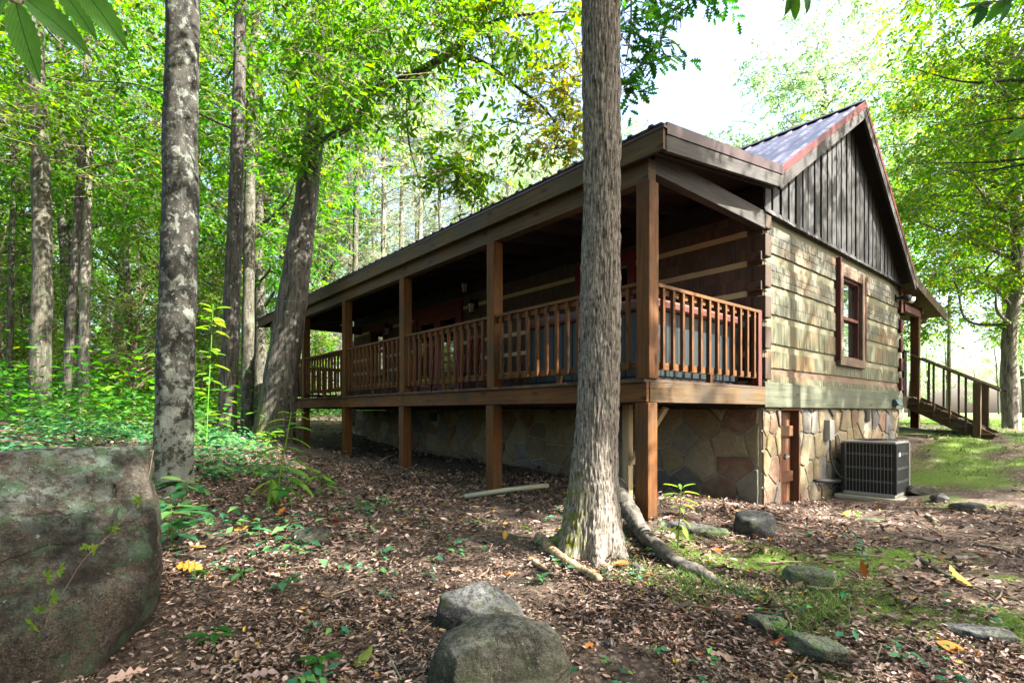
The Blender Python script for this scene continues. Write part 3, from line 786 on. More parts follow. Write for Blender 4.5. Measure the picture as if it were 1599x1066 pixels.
# french door on the porch
m = MB(); q0, q1, zz0, zz1 = 6.45, 8.5, .315, 2.45
m.box(V0 - .06, V0 + .06, q0, q0 + .14, zz0, zz1); m.box(V0 - .06, V0 + .06, q1 - .14, q1, zz0, zz1); m.box(V0 - .055, V0 + .06, q0 + .14, q1 - .14, zz1 - .2, zz1)
fd = m.build("door_frame", MAROON, cabin, .006)
for s0, s1 in ((q0 + .145, 7.47), (7.48, q1 - .145)):
    m = MB(); m.box(V0 - .03, V0 + .03, s0, s0 + .13, zz0, zz1 - .205); m.box(V0 - .03, V0 + .03, s1 - .13, s1, zz0, zz1 - .205)
    m.box(V0 - .028, V0 + .03, s0 + .13, s1 - .13, zz0, zz0 + .3); m.box(V0 - .028, V0 + .03, s0 + .13, s1 - .13, zz1 - .36, zz1 - .205)
    for zz in (.95, 1.3, 1.65): m.box(V0 - .022, V0 + .02, s0 + .13, s1 - .13, zz, zz + .025)
    d_ = m.build("door", MAROON, cabin, .004)
    m = MB(); m.box(V0 - .008, V0 + .0, s0 + .12, s1 - .12, zz0 + .29, zz1 - .35); m.build("glass", GLASS, d_)
# wall lanterns
for uu, zz in ((5.95, 2.16), (9.75, 2.12), (6.2, 2.62)):
    V_ = V0 - .02
    m = MB(); m.box(V_ - .02, V_ + .03, uu - .05, uu + .05, zz + .02, zz + .2); m.bar((V_ - .01, uu, zz + .16), (V_ - .13, uu, zz + .2), .02, .02)
    for sx in (-1, 1):
        for sy in (-1, 1): m.bar((V_ - .13 + sx * .035, uu + sy * .035, zz - .09), (V_ - .13 + sx * .05, uu + sy * .05, zz + .1), .01, .01)
    m.hexa([(V_ - .13 + (1 if i_ & 1 else -1) * (.015 if i_ & 4 else .075), uu + (1 if i_ & 2 else -1) * (.015 if i_ & 4 else .075), zz + (.19 if i_ & 4 else .10)) for i_ in range(8)])
    m.box(V_ - .18, V_ - .08, uu - .05, uu + .05, zz - .115, zz - .09)
    l_ = m.build("wall_lantern", BLACK_METAL, cabin)
    m = MB(); m.hexa([(V_ - .13 + (1 if i_ & 1 else -1) * (.042 if i_ & 4 else .028), uu + (1 if i_ & 2 else -1) * (.042 if i_ & 4 else .028), zz + (.095 if i_ & 4 else -.088)) for i_ in range(8)]); m.build("lamp_glass", LAMPGLASS, l_)

# roofs: ribbed metal sheets over a dark deck
def sheet(name, segs, u0, u1, parent):
    prof = []; u = u0; pitch = .23
    while u < u1:
        for du, h in ((0, 0), (.085, 0), (.10, .022), (.13, .022), (.145, 0)):
            if u + du < u1: prof.append((u + du, h))
        u += pitch
    prof.append((u1, 0))
    V = []; UV = []; F = []
    np_ = len(prof)
    for (a, za), (b, zb) in segs:
        base = len(V); n = 8
        for k in range(n + 1):
            t = k / n
            for (uu, h) in prof: V.append((a + (b - a) * t, uu, za + (zb - za) * t + h)); UV.append((uu, t * 3))
        for k in range(n):
            for jx in range(np_ - 1): F.append((base + k * np_ + jx, base + k * np_ + jx + 1, base + (k + 1) * np_ + jx + 1, base + (k + 1) * np_ + jx))
    o = np_obj(name, np.array(V), [np.array(F)], METAL_ROOF, parent, uv=np.array(UV))
    s = o.modifiers.new("thick", 'SOLIDIFY'); s.thickness = .008; s.offset = -1
    return o
def slab(mb, seg, u0, u1, d0, d1, m=0):
    (a, za), (b, zb) = seg
    mb.prism([(a, za - d0), (b, zb - d0), (b, zb - d1), (a, za - d1)], 0, 1, 1, m) if False else None
    c = []
    for i_ in range(8):
        x_, z_ = (b, zb) if i_ & 1 else (a, za)
        c.append((x_, u1 if i_ & 2 else u0, z_ - (d0 if i_ & 4 else d1)))
    mb.hexa(c, longax=1, m=m)
S = [(PROF[k], PROF[k + 1]) for k in range(4)]
roof = sheet("roof", [S[1], S[2]], UA, UB, cabin)
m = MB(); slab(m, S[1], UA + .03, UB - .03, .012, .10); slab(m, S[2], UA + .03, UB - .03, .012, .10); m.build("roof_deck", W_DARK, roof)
m = MB(); m.bar((5.25, UA, 4.82), (5.25, UB, 4.82), .05, .03); m.hexa([(5.25 + (0 if i_ & 1 else -.16), UB if i_ & 2 else UA, 4.835 - (0 if i_ & 1 else .10) + (.012 if i_ & 4 else 0)) for i_ in range(8)]); m.hexa([(5.25 + (.16 if i_ & 1 else 0), UB if i_ & 2 else UA, 4.835 - (.12 if i_ & 1 else 0) + (.012 if i_ & 4 else 0)) for i_ in range(8)]); m.build("ridge_cap", METAL_BROWN, roof)
def rake(seg, u, d0, d1, th, name, mat, parent, ext0=0, ext1=0, bev=.003):
    (a, za), (b, zb) = seg; m = MB(); sl = (zb - za) / (b - a)
    a -= ext0; za -= ext0 * sl; b += ext1; zb += ext1 * sl
    m.hexa([(b if i_ & 1 else a, u + (th if i_ & 2 else 0), (zb if i_ & 1 else za) - (d0 if i_ & 4 else d1)) for i_ in range(8)], longax=0)
    return m.build(name, mat, parent, bev)
for ue, sg in ((UA - .012, 1), (UB - .02, -1)):
    rake(S[1], ue, -.028, .075, .035, "rake_trim", METAL_RED, roof, .02, .0); rake(S[2], ue + .002, -.026, .075, .035, "rake_trim", METAL_RED, roof, .0, .02)
    rake(S[1], ue + .01, .078, .245, .04, "rake_board", W_GREY, roof, .03, -.0); rake(S[2], ue + .012, .078, .245, .04, "rake_board", W_GREY, roof, 0, .02)
proof = sheet("porch_roof", [((-.195, 2.552), (2.26, 2.89))], UA, UB, cabin)
m = MB(); slab(m, S[0], UA + .03, UB - .03, .012, .055); m.build("roof_deck", W_DARK, proof)
rake(S[0], UA - .014, -.024, .085, .03, "rake_trim", METAL_BROWN, proof, .0, .02); rake(S[0], UA - .004, .088, .235, .04, "rake_board", W_GREY, proof, -.0, .05)
rake(S[0], UB - .03, .01, .225, .04, "rake_board", W_FASCIA, proof)
m = MB(); uu = UA
for L in (4.2, 4.3, 4.45): m.box(-.165, -.125, uu + .002, min(uu + L, UB), 2.335, 2.535); uu += L
m.build("fascia", W_FASCIA, proof, .004)
m = MB(); m.box(-.175, -.12, UA - .014, UB, 2.520, 2.545); m.build("drip_edge", METAL_BROWN, proof)
uu = UA + .12
while uu < UB - .1:
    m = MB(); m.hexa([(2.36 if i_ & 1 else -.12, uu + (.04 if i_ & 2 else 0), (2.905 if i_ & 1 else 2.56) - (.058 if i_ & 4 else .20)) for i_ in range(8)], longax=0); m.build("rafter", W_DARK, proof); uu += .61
m = MB(); uu = -.06
for L in (4.72, 4.66, 2.6): m.box(-.06, .06, uu, uu + L - .003, 2.165, 2.375); uu += L
m.build("beam", W_FASCIA, proof, .005)
m = MB(); m.box(.06, V0 - .01, -.05, .055, 2.26, 2.47); m.build("beam", W_GREY, proof, .005)
m = MB(); m.box(.06, V0 - .01, 11.6, 11.7, 2.26, 2.47); m.build("beam", W_FASCIA, proof, .005)
# back porch roof
broof = sheet("porch_roof", [S[3]], UA, UB, cabin)
m = MB(); slab(m, S[3], UA + .03, UB - .03, .012, .055); m.build("roof_deck", W_FASCIA, broof)
rake(S[3], UA - .01, -.02, .17, .035, "rake_board", W_FASCIA, broof, 0, .01)
uu = UA + .35
while uu < 4: 
    m = MB(); m.hexa([(10.66 if i_ & 1 else 8.1, uu + (.04 if i_ & 2 else 0), (2.17 if i_ & 1 else 2.58) - (.058 if i_ & 4 else .17)) for i_ in range(8)], longax=0); m.build("rafter", W_FASCIA, broof); uu += .61
m = MB(); m.box(9.52, 9.64, -.1, 6, 2.07, 2.19); m.build("beam", W_FASCIA, broof, .004)
m = MB(); m.box(V1 + .05, 9.5, -.08, .02, 1.98, 2.12); m.build("beam", W_RED, broof, .004)

# porch deck
DT = .31
m = MB(); uu = -.06; rr = random.Random(4)
while uu < 11.9:
    m.box(-.12 - rr.uniform(0, .02), V0 - .035, uu, uu + .137, DT - .032, DT); uu += .143
m.build("deck_floor", W_DECK, cabin, .003)
m = MB(); uu = -.06
for L in (4.70, 4.66, 2.6): m.box(-.09, -.045, uu, uu + L - .003, .095, .276); uu += L
m.build("rim_joist", W_POST, cabin, .004)
m = MB(); m.box(-.045, V0 - .06, -.07, -.02, .09, .276); m.build("rim_joist", W_FASCIA, cabin, .004)
m = MB()
for k in range(1, 27): m.box(-.04, V0 + .03, k * .45 - .02, k * .45 + .02, .085, .27)
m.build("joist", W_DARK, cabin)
# posts and railings
PU = [0, 2.33, 4.66, 6.99, 9.32, 11.65]
def railing(p0, p1, nb, short=True):
    d = Vector(p1) - Vector(p0); L = d.length; d.normalize()
    m = MB(); m.bar((p0[0], p0[1], 1.215), (p1[0], p1[1], 1.215), .105, .036); ro = m.build("railing", W_POST, cabin, .004)
    m = MB(); m.bar((p0[0], p0[1], 1.165), (p1[0], p1[1], 1.165), .036, .06); m.build("top_rail", W_POST, ro, .003)
    m = MB(); m.bar((p0[0], p0[1], .445), (p1[0], p1[1], .445), .04, .07); m.build("bottom_rail", W_POST, ro, .003)
    sd_ = Vector((-d.y, d.x)) if True else None
    for k in range(nb):
        t = (k + .7) / (nb + .4) * L; x_ = p0[0] + d.x * t; y_ = p0[1] + d.y * t
        off = .041
        m = MB(); m.bar((x_ + d.y * off + rnd.uniform(-.003, .003), y_ - d.x * off, .415), (x_ + d.y * off, y_ - d.x * off, 1.19), .036, .036, up=(d.x, d.y, 0)); m.build("baluster", W_POST, ro, .002)
    if short:
        mx, my = (p0[0] + p1[0]) / 2, (p0[1] + p1[1]) / 2
        m = MB(); m.bar((mx, my, DT + .001), (mx, my, .41), .05, .05, up=(d.x, d.y, 0)); m.build("rail_block", W_POST, ro, .002)
    return ro
for k, u in enumerate(PU):
    x0 = -.045
    gz_ = g1(*H(0, u)) - .25
    m = MB(); m.bar((x0 + .035, u, gz_), (x0 + .035, u, .088), .15, .15, up=(0, 1, 0)); m.build("porch_post", W_POST, cabin, .008)
    m = MB(); m.bar((x0 + .04, u - .01, DT + .002), (x0 + .04, u - .01, 2.163), .15, .15, up=(0, 1, 0)); m.build("porch_post", W_POST, cabin, .008)
    if k < 5: railing((x0 + .04, PU[k + 1] - .09), (x0 + .04, u + .07), 13)
railing((.08, 0.0), (2.2, 0.0), 12)
m = MB(); m.box(2.2, 2.29, -.045, .045, DT + .002, 1.24); m.build("newel_post", W_RED, cabin, .005)
railing((2.25, 11.65), (.07, 11.65), 13)
# pale support post with brace under the deck
gz_ = g1(*H(.95, .95)) - .2
m = MB(); m.bar((.95, .95, gz_), (.95, .95, .084), .09, .09, up=(0, 1, 0)); m.bar((.95, .90, -.62), (.95, .42, .05), .04, .09, up=(1, 0, 0)); m.build("support_post", W_PALE, cabin, .004)

# back porch with stairs
m = MB(); uu = -.04
while uu < 4: m.box(V1 + .06, 9.72, uu, uu + .137, DT - .032, DT); uu += .143
m.build("deck_floor", W_FASCIA, cabin)
m = MB(); m.box(V1 + .06, 9.70, -.045, -.005, .10, .276); m.box(9.66, 9.70, -.004, 4, .10, .276); m.build("rim_joist", W_FASCIA, cabin)
for u in (0.03, 2.4):
    gz_ = g1(*H(9.58, u)) - .2
    m = MB(); m.bar((9.58, u, gz_), (9.58, u, 2.06), .15, .15, up=(0, 1, 0)); m.build("porch_post", W_POST, cabin, .006)
m = MB()
for k in range(3): m.bar((V1 + .12 + k * .07, -.03, DT), (V1 + .12 + k * .07, -.03, 1.18), .04, .04, up=(0, 1, 0))
m.bar((V1 + .05, -.03, 1.2), (V1 + .34, -.03, 1.2), .1, .035); m.build("railing", W_DARK, cabin)
st = thing_parts = None
va, vb = 8.66, 9.46; NS = 5; rise = .72 / NS; run = .26
m = MB(); m.bar((va + .05, -.05, .2), (va + .05, -1.30, -.52), .04, .24); stairs = m.build("stairs", W_FASCIA, cabin)
m = MB(); m.bar((vb - .02, -.05, .2), (vb - .02, -1.30, -.52), .04, .24); m.build("stringer", W_FASCIA, stairs)
for k in range(NS):
    m = MB(); z_ = DT - (k + 1) * rise + .01; u_ = -.05 - k * run
    m.box(va - .02, vb + .05, u_ - run - .01, u_ - .0, z_ - .03, z_)
    m.box(va + .075, vb - .045, u_ - .03, u_ - .005, z_, z_ + rise - .035)
    m.build("tread", W_FASCIA, stairs, .003)
for vv in (va, vb + .03):
    n0, n1 = (vv, -.10, 1.13), (vv, -1.42, .385)
    m = MB(); m.bar((vv, -1.10, g1(*H(vv, -1.10)) - .1), (vv, -1.10, .54), .11, .11, up=(0, 1, 0)); m.build("newel_post", W_FASCIA, stairs, .004)
    m = MB(); m.bar(n0, n1, .085, .04); m.build("handrail", W_FASCIA, stairs, .003)
    for k in range(4):
        u_ = -.22 - k * .24; z_ = 1.13 + (u_ + .1) * (.8 / 1.42)
        m = MB(); m.bar((vv, u_, DT - .24 - k * .155), (vv, u_, z_ - .02), .035, .035, up=(0, 1, 0)); m.build("baluster", W_FASCIA, stairs)
# fittings on the gable wall
m = MB(); m.bar((8.0, -.02, 2.18), (8.02, -.12, 2.2), .05, .05); m.box(7.95, 8.07, -.035, -.0, 2.13, 2.25); fl = m.build("floodlight", BLACK_METAL, cabin)
for dv, tilt in ((-.07, -.12), (.12, -.06)):
    V, F, UV = tube([(8.02 + dv * .3, -.10, 2.19), (8.02 + dv, -.17, 2.17), (8.02 + dv * 1.5, -.24, 2.14)], [.03, .05, .065], 14); np_obj("lamp_head", V, F, WHITE if dv > 0 else BLACK_METAL, fl, uv=UV, smooth=True)
m = MB(); m.hexa([(7.62 + (.30 if i_ & 1 else 0), (-.052 if i_ & 2 else (-.16 if not i_ & 4 else -.10)), (.24 if i_ & 4 else .12)) for i_ in range(8)]); m.build("dryer_vent", DEEPGREEN, cabin, .012)
m = MB(); m.box(4.47, 4.66, -.06, .028, -.42, -.12); jb = m.build("junction_box", GREY_METAL, cabin, .006)
V, F, UV = tube(spline([(4.56, -.03, -.42), (4.56, -.04, -.7), (4.60, -.10, -.9), (4.72, -.16, -1.0)], 14), .014, 8); np_obj("conduit", V, F, RUBBER, jb, uv=UV, smooth=True)

# ------------------------------------------------------------------ things by the cabin
def cab_thing(name, label, cat, v, u, z, rot=0.0, group=None):
    x, y = H(v, u); return thing(name, label, cat, (x, y, z), HA + rot, group)
# air conditioner: origin at its near lower corner block centre
acz = -1.235
pad = MB(); pad.box(-.42, .46, -.42, .42, 0, .07)
ac_v, ac_u = 5.07, -.47
p = pad.build("equipment_pad", CONCRETE, None, .01); x, y = H(ac_v, ac_u); p.location = (x, y, acz - .065); p.rotation_euler = (0, 0, HA)
tag(p, "thin concrete slab under the black air conditioner", "concrete pad")
ac = cab_thing("air_conditioner", "black caged air conditioner condenser on slab beside stone foundation", "air conditioner", ac_v, ac_u, acz + .01)
hv, hu, hh = .325, .33, .80
m = MB(); m.box(-hv + .03, hv - .03, -hu + .03, hu - .03, .05, hh - .04); m.build("coil", COIL, ac)
m = MB(); m.box(-hv, hv, -hu, hu, 0, .05); m.build("base_pan", GREY_METAL, ac, .008)
m = MB(); m.box(-hv - .01, hv + .01, -hu - .01, hu + .01, hh - .035, hh); tp = m.build("top_cover", GREY_METAL, ac, .012)
for k in range(5):
    V, F, UV = tube([(math.cos(t) * (.05 + k * .055), math.sin(t) * (.05 + k * .055), hh + .012) for t in np.linspace(0, 2 * PI, 33)], .005, 6, cap=False); np_obj("fan_guard_ring", V, F, BLACK_METAL, tp, uv=UV)
for sx in (-1, 1):
    for sy in (-1, 1):
        m = MB(); m.box(sx * hv - .022, sx * hv + .022, sy * hu - .022, sy * hu + .022, .05, hh - .036); m.build("corner_post", GREY_METAL if sx == 1 else BLACK_METAL, ac, .008)
m = MB(); T = .006
for k in range(1, 15):
    t = -hu + k * (2 * hu / 15)
    for sx in (-1, 1): m.box(sx * hv - T / 2 * 1, sx * hv + T / 2, t - T / 2, t + T / 2, .05, hh - .036)
    t = -hv + k * (2 * hv / 15)
    for sy in (-1, 1): m.box(t - T / 2, t + T / 2, sy * hu - T / 2, sy * hu + T / 2, .05, hh - .036)
for zz in (.21, .23, .40, .42, .60, .62):
    for sx in (-1, 1): m.box(sx * (hv + .006) - T / 2, sx * (hv + .006) + T / 2, -hu, hu, zz - T / 2, zz + T / 2)
    for sy in (-1, 1): m.box(-hv, hv, sy * (hu + .006) - T / 2, sy * (hu + .006) + T / 2, zz - T / 2, zz + T / 2)
m.build("grille", WIRE, ac)
m = MB(); m.box(-.2, -.12, -hu - .014, -hu - .010, .585, .645); m.build("rating_sticker", WHITE, ac)
V, F, UV = tube(spline([(-.25, hu + .01, .2), (-.45, hu + .05, .19), (-.8, .38, .22), (-1.0, .5, .24)], 16), .028, 10); np_obj("refrigerant_pipe", V, F, RUBBER, ac, uv=UV, smooth=True)

# hot tub on the porch
tub = cab_thing("hot_tub", "dark teal hot tub with red-brown vinyl cover on the porch", "hot tub", 1.28, 1.15, DT + .002)
m = MB(); m.box(-.9, .9, -.93, .93, .0, .06); m.build("base", BLACK_METAL, tub)
m = MB()
for s in (-1, 1):
    for k in range(12):
        a = -.93 + k * .155; m.box(s * .9 - .02, s * .9 + .02, a + .004, a + .151, .06, .74)
        a = -.9 + k * .15; m.box(a + .004, a + .146, s * .93 - .02, s * .93 + .02, .06, .74)
m.build("side_panel", TEAL, tub, .006)
for s in (-1, 1):
    m = MB(); m.box(-.95, .95, min(s * .005, s * .97), max(s * .005, s * .97), .745, .87); m.build("cover", COVER, tub, .03)
# rocking chairs
def rocking_chair(v, u, rot, label):
    t = cab_thing("rocking_chair", label, "rocking chair", v, u, DT + .002, rot, "maroon rocking chairs on the porch")
    m = MB()
    for k in range(7): m.box(-.24 + k * .07, -.18 + k * .07, -.25, .25, .40, .42)
    m.build("seat", MAROON, t, .004)
    m = MB()
    for k in range(6): m.bar((.22, -.2 + k * .08, .45), (.38, -.2 + k * .08, 1.12), .05, .015, up=(0, 1, 0))
    m.bar((.38, -.27, 1.12), (.38, .27, 1.12), .03, .08); m.build("backrest", MAROON, t, .004)
    for s in (-1, 1):
        m = MB(); pts = [(-.42 + .095 * k, s * .27, .02 + .09 * ((k - 4.5) / 4.5) ** 2) for k in range(10)]
        for a, b in zip(pts, pts[1:]): m.bar(a, b, .03, .04)
        m.build("rocker", MAROON, t)
        m = MB(); m.bar((-.22, s * .27, .05), (-.22, s * .27, .62), .04, .04, up=(0, 1, 0)); m.build("leg", MAROON, t)
        m = MB(); m.bar((.22, s * .27, .05), (.30, s * .27, .8), .04, .04, up=(0, 1, 0)); m.build("leg", MAROON, t)
        m = MB(); m.box(-.3, .3, s * .27 - .05, s * .27 + .05, .62, .645); m.build("armrest", MAROON, t, .004)
    return t
rocking_chair(1.45, 5.2, 0.0, "maroon rocking chair on porch just right of the french doors")
rocking_chair(1.45, 6.9, 0.0, "maroon rocking chair on porch in front of the french doors")

# pipe lying under the porch
px_ = [(-.55, 6.05), (-.05, 6.35), (.45, 6.6)]
V, F, UV = tube([(a, b, g1(a, b) + .05 + .03 * k) for k, (a, b) in enumerate(px_)], .03, 12); tag(np_obj("drain_pipe", V, F, PVC, None, uv=UV, smooth=True), "pale plastic pipe lying on the leaves under the porch", "pipe")

# ------------------------------------------------------------------ rocks
def ico(sub):
    import bmesh
    bm = bmesh.new(); bmesh.ops.create_icosphere(bm, subdivisions=sub, radius=1.0)
    V = np.array([v.co[:] for v in bm.verts]); F = np.array([[v.index for v in f.verts] for f in bm.faces]); bm.free(); return V, F
ICO6 = ico(6); ICO5 = ico(5); ICO4 = ico(4)
def rock(name, label, loc, size, rot, seed, mat, cuts=8, base=ICO5, box=.45, rough=.06, group=None, extra=()):
    V, F = base; g = np.random.default_rng(seed); V = V.copy()
    mx = np.abs(V).max(1); V = V * ((1 - box) + box / mx)[:, None]
    for k in range(cuts):
        n = g.normal(size=3); n /= np.linalg.norm(n); d = g.uniform(.62, .9); s = V @ n; over = np.maximum(0, s - d); V -= n[None] * (over * .85)[:, None]
    for n, d in extra:
        n = np.array(n, float); n /= np.linalg.norm(n); over = np.maximum(0, V @ n - d); V -= n[None] * (over * .92)[:, None]
    nr = V / np.linalg.norm(V, axis=1)[:, None]
    st = fbm(V * np.array([1.5, 1.5, 5]) + seed, seed + 8, 4)
    V += nr * ((fbm(V * 1.6 + seed, seed, 5) - .5) * rough * 4)[:, None] + nr * ((fbm(V * 7 + seed, seed + 4, 4) - .5) * rough * 1.3)[:, None] + nr * ((fbm(V * 19 + seed, seed + 6, 3) - .5) * rough * .55)[:, None] - nr * (np.maximum(0, .12 - np.abs(st - .5)) * rough * 3.5)[:, None]
    V *= np.array(size)[None]
    o = np_obj(name, V, [F], mat, None, smooth=True); o.location = loc; o.rotation_euler = (0, 0, rot)
    return tag(o, label, "rock" if name != "boulder" else "boulder", group)
R_BIG = m_rock("boulder_rock", (.006, .0045, .003), (.048, .037, .026), (.09, .115, .10), (.022, .05, .02), .75)
R_GREY = m_rock("grey_rock", (.015, .0145, .015), (.085, .082, .082), (.14, .145, .14), (.09, .11, .03), .5, 1.6)
R_TAN = m_rock("tan_rock", (.014, .0125, .008), (.062, .057, .040), (.11, .11, .10), (.04, .05, .018), .6, 1.4)
R_MOSS = m_rock("mossy_rock", (.03, .03, .02), (.12, .12, .085), (.13, .17, .12), (.10, .16, .03), 1.0, 2.0)
rock("boulder", "huge dark mossy boulder with flat top and climbing vine", (-2.74, 2.46, -.87), (.90, .60, .80), R(30), 11, R_BIG, 3, ICO6, .80, .035, extra=[((0, 0, 1), .84), ((.9, -.25, -.5), 1.02), ((.6, -.8, 0), 1.12)])
rock("boulder", "rounded greenish grey boulder half buried in the leaf litter, frontmost", (-.05, 2.42, -1.23), (.335, .28, .27), R(15), 23, R_TAN, 2, ICO6, .22, .03, extra=[((.5, -1, .1), .78)])
rock("boulder", "flat grey boulder sitting behind the rounded greenish one", (-.18, 3.02, -1.14), (.245, .2, .18), R(-15), 31, R_GREY, 6, ICO5, .4, .04, extra=[((.2, -.4, 1), .75)])
def at(px, Y): return (px - 799.5) / 823 * Y
def ground_at(px, py):
    """where the sight line through a point of the picture meets the ground"""
    lo, hi = 1.2, 40.0
    f = lambda Y: g1(at(px, Y), Y) - (643 - py) / 823 * Y
    for k in range(60):
        mid = (lo + hi) / 2
        if f(mid) > 0: hi = mid
        else: lo = mid
    return at(px, lo), lo
def gp(px, py, dz=0.0):
    x, y = ground_at(px, py); return (x, y, g1(x, y) + dz)
def rk(px, py, size, seed, mat, label, name="rock", rot=0, sink=.42, **k):
    x, y, z = gp(px, py); return rock(name, label, (x, y + size[1] * .5, z + size[2] * (1 - sink) - size[2] * .3), size, R(rot), seed, mat, base=ICO4, **k)
rk(1188, 838, (.24, .19, .16), 41, R_GREY, "pointed grey rock near the stone corner of the cabin", rot=20)
rk(480, 846, (.17, .12, .08), 42, R_TAN, "small pale flat rock in leaves left of the tall trunk")
rk(1440, 772, (.22, .15, .10), 43, R_TAN, "tan rock on moss just behind the air conditioner")
rk(1472, 782, (.14, .11, .08), 44, R_GREY, "small round grey rock on the path beyond the air conditioner")
rk(1515, 796, (.20, .14, .07), 45, R_GREY, "low grey rock on the path near the right edge")
rk(1545, 1003, (.17, .12, .045), 46, R_GREY, "flat slab of grey rock in bare soil at lower right", rot=-12)
rk(1280, 1030, (.11, .22, .07), 47, R_MOSS, "long mossy rock lying in the moss patch at lower right", rot=28)
rk(1205, 985, (.10, .09, .06), 48, R_MOSS, "small mossy rock at the end of the long mossy rock", rot=10)
rk(1278, 920, (.20, .12, .10), 49, R_MOSS, "grey green rock half covered by moss in the middle of the moss patch", rot=-20)
rk(998, 893, (.055, .045, .04), 50, R_GREY, "fist sized dark stone at the foot of the big trunk")
rk(1360, 815, (.18, .06, .03), 51, R_MOSS, "low mossy stone ledge in front of the air conditioner slab", rot=10)
rk(1075, 830, (.26, .10, .06), 52, R_GREY, "long dark rock lying behind the root near the corner post", rot=-8)
rk(1110, 838, (.18, .08, .06), 53, R_MOSS, "mossy stone beside the tall seedling by the corner post", rot=-20)
rk(954, 1010, (.035, .03, .03), 54, R_GREY, "egg sized dark pebble among orange leaves right of boulders")
rk(1096, 802, (.05, .04, .035), 55, R_TAN, "little brown stone in leaves behind the corner post")

# ------------------------------------------------------------------ trees
def barkdisp(kind, seed):
    def f(V, an, ln, rad):
        if kind == 'ridge':
            a = vnoise(V * np.array([72, 72, 9.5]) + seed + (fbm(V * 6, seed + 6, 2) - .5)[:, None] * 1.5, seed); b = vnoise(V * np.array([90, 90, 22]) + seed, seed + 1)
            return -(np.abs(a - .5) * -2 + .5) * .015 + (b - .5) * .006 + (fbm(V * np.array([5, 5, 1.5]), seed + 3, 3) - .5) * .03
        return (fbm(V * np.array([7, 7, 2.2]) + seed, seed, 4) - .5) * .06 * np.minimum(1, rad / .12) + (vnoise(V * np.array([40, 40, 9]), seed + 2) - .5) * .006
    return f
def trunk_geo(pts, rad, sides, steps, kind, seed, flare=(0, .5, 5), branches=()):
    """pts relative to base; flare=(amount, height, lobes)"""
    P = spline(pts, steps); rr_ = np.interp(np.linspace(0, 1, steps), np.linspace(0, 1, len(rad)), rad)
    base = barkdisp(kind, seed)
    def disp(V, an, ln, rad_):
        d = base(V, an, ln, rad_)
        if flare[0]:
            e = np.exp(-ln / flare[1])
            d = d + e * flare[0] * (.45 + .55 * np.sin(an * flare[2] + seed + 1.4 * np.sin(an * 2 + seed))) + e * e * flare[0] * .5 * np.maximum(0, np.sin(an * (flare[2] + 2) + seed * 2))
        return d
    parts = [tube(P, rr_, sides, disp)]
    for bp, br in branches:
        n = max(8, len(bp) * 5); B = spline(bp, n); r2 = np.interp(np.linspace(0, 1, n), np.linspace(0, 1, len(br)), br)
        parts.append(tube(B, r2, 10 if br[0] > .03 else 6, barkdisp('x', seed + 9) if br[0] > .04 else None))
    return join(parts)

def rand_limb(g, start, end, r0, r1=.012, sag=.15):
    s = np.array(start); e = np.array(end); L = np.linalg.norm(e - s)
    mids = [s + (e - s) * t + g.normal(size=3) * L * .06 + np.array([0, 0, sag * L * t * (1 - t)]) for t in (.3, .62)]
    return ([s, *mids, e], [r0, r0 * .7, r0 * .4, r1])

def tree_meshes(name, seed, height, r0, crown_z0, crown_r, K, n_per, leaf, barkm, leafm, lean=(0, 0), sides=18, steps=46, flare=.12, shape='oval', tmpl=T_SIMPLE, clump=.95):
    g = np.random.default_rng(seed)
    pts = [(0, 0, -.3)]
    for k in range(1, 7):
        t = k / 6; pts.append((lean[0] * t + g.normal() * .10 * t, lean[1] * t + g.normal() * .10 * t, height * t))
    rad = [r0 * 1.08, r0, r0 * .92, r0 * .82, r0 * .68, r0 * .45, .02]
    C = []
    while len(C) < K:
        p = g.uniform(-1, 1, 3); rr_ = np.linalg.norm(p)
        if rr_ > 1 or g.random() > .25 + .75 * rr_ ** 1.5: continue
        if shape == 'cone': 
            t = (p[2] + 1) / 2
            if np.hypot(p[0], p[1]) > 1.05 - t * .85: continue
        z = crown_z0 + (height - crown_z0) * (p[2] + 1) / 2 * 1.05
        C.append((p[0] * crown_r + lean[0] * z / height, p[1] * crown_r + lean[1] * z / height, z))
    C = np.array(C)
    limbs = []
    for k in range(0, K, max(1, K // 26)):
        e = C[k]; z0 = max(crown_z0 * .75, e[2] - np.hypot(e[0], e[1]) * .55); t = min(.97, z0 / height)
        s = np.array(spline(pts, 60)[int(t * 59)])
        limbs.append(rand_limb(g, s, e, max(.018, r0 * (1 - t) * .5 + .01)))
    V, F, UV = trunk_geo(pts, rad, sides, steps, 'x', seed, (flare, .35, 5), limbs)
    tm = np_mesh(name + "_trunk", V, F, barkm, uv=UV, smooth=True)
    V, F = sprays(g, C, np.full(K, clump * crown_r / 3.2) * g.uniform(.7, 1.25, K), n_per, leaf, tmpl)
    cm = np_mesh(name + "_crown", V, F, leafm)
    return tm, cm

def place_tree(name, label, cat, loc, rot, sc, tm, cm, group=None, bark=None, leaf=None):
    t = thing(name, label, cat, loc, rot, group); t.scale = (sc, sc, sc)
    a = bpy.data.objects.new("trunk", tm); COL.objects.link(a); a.parent = t
    b = bpy.data.objects.new("crown", cm); COL.objects.link(b); b.parent = t
    for o, mt in ((a, bark), (b, leaf)):
        if mt is not None: o.material_slots[0].link = 'OBJECT'; o.material_slots[0].material = mt
    return t

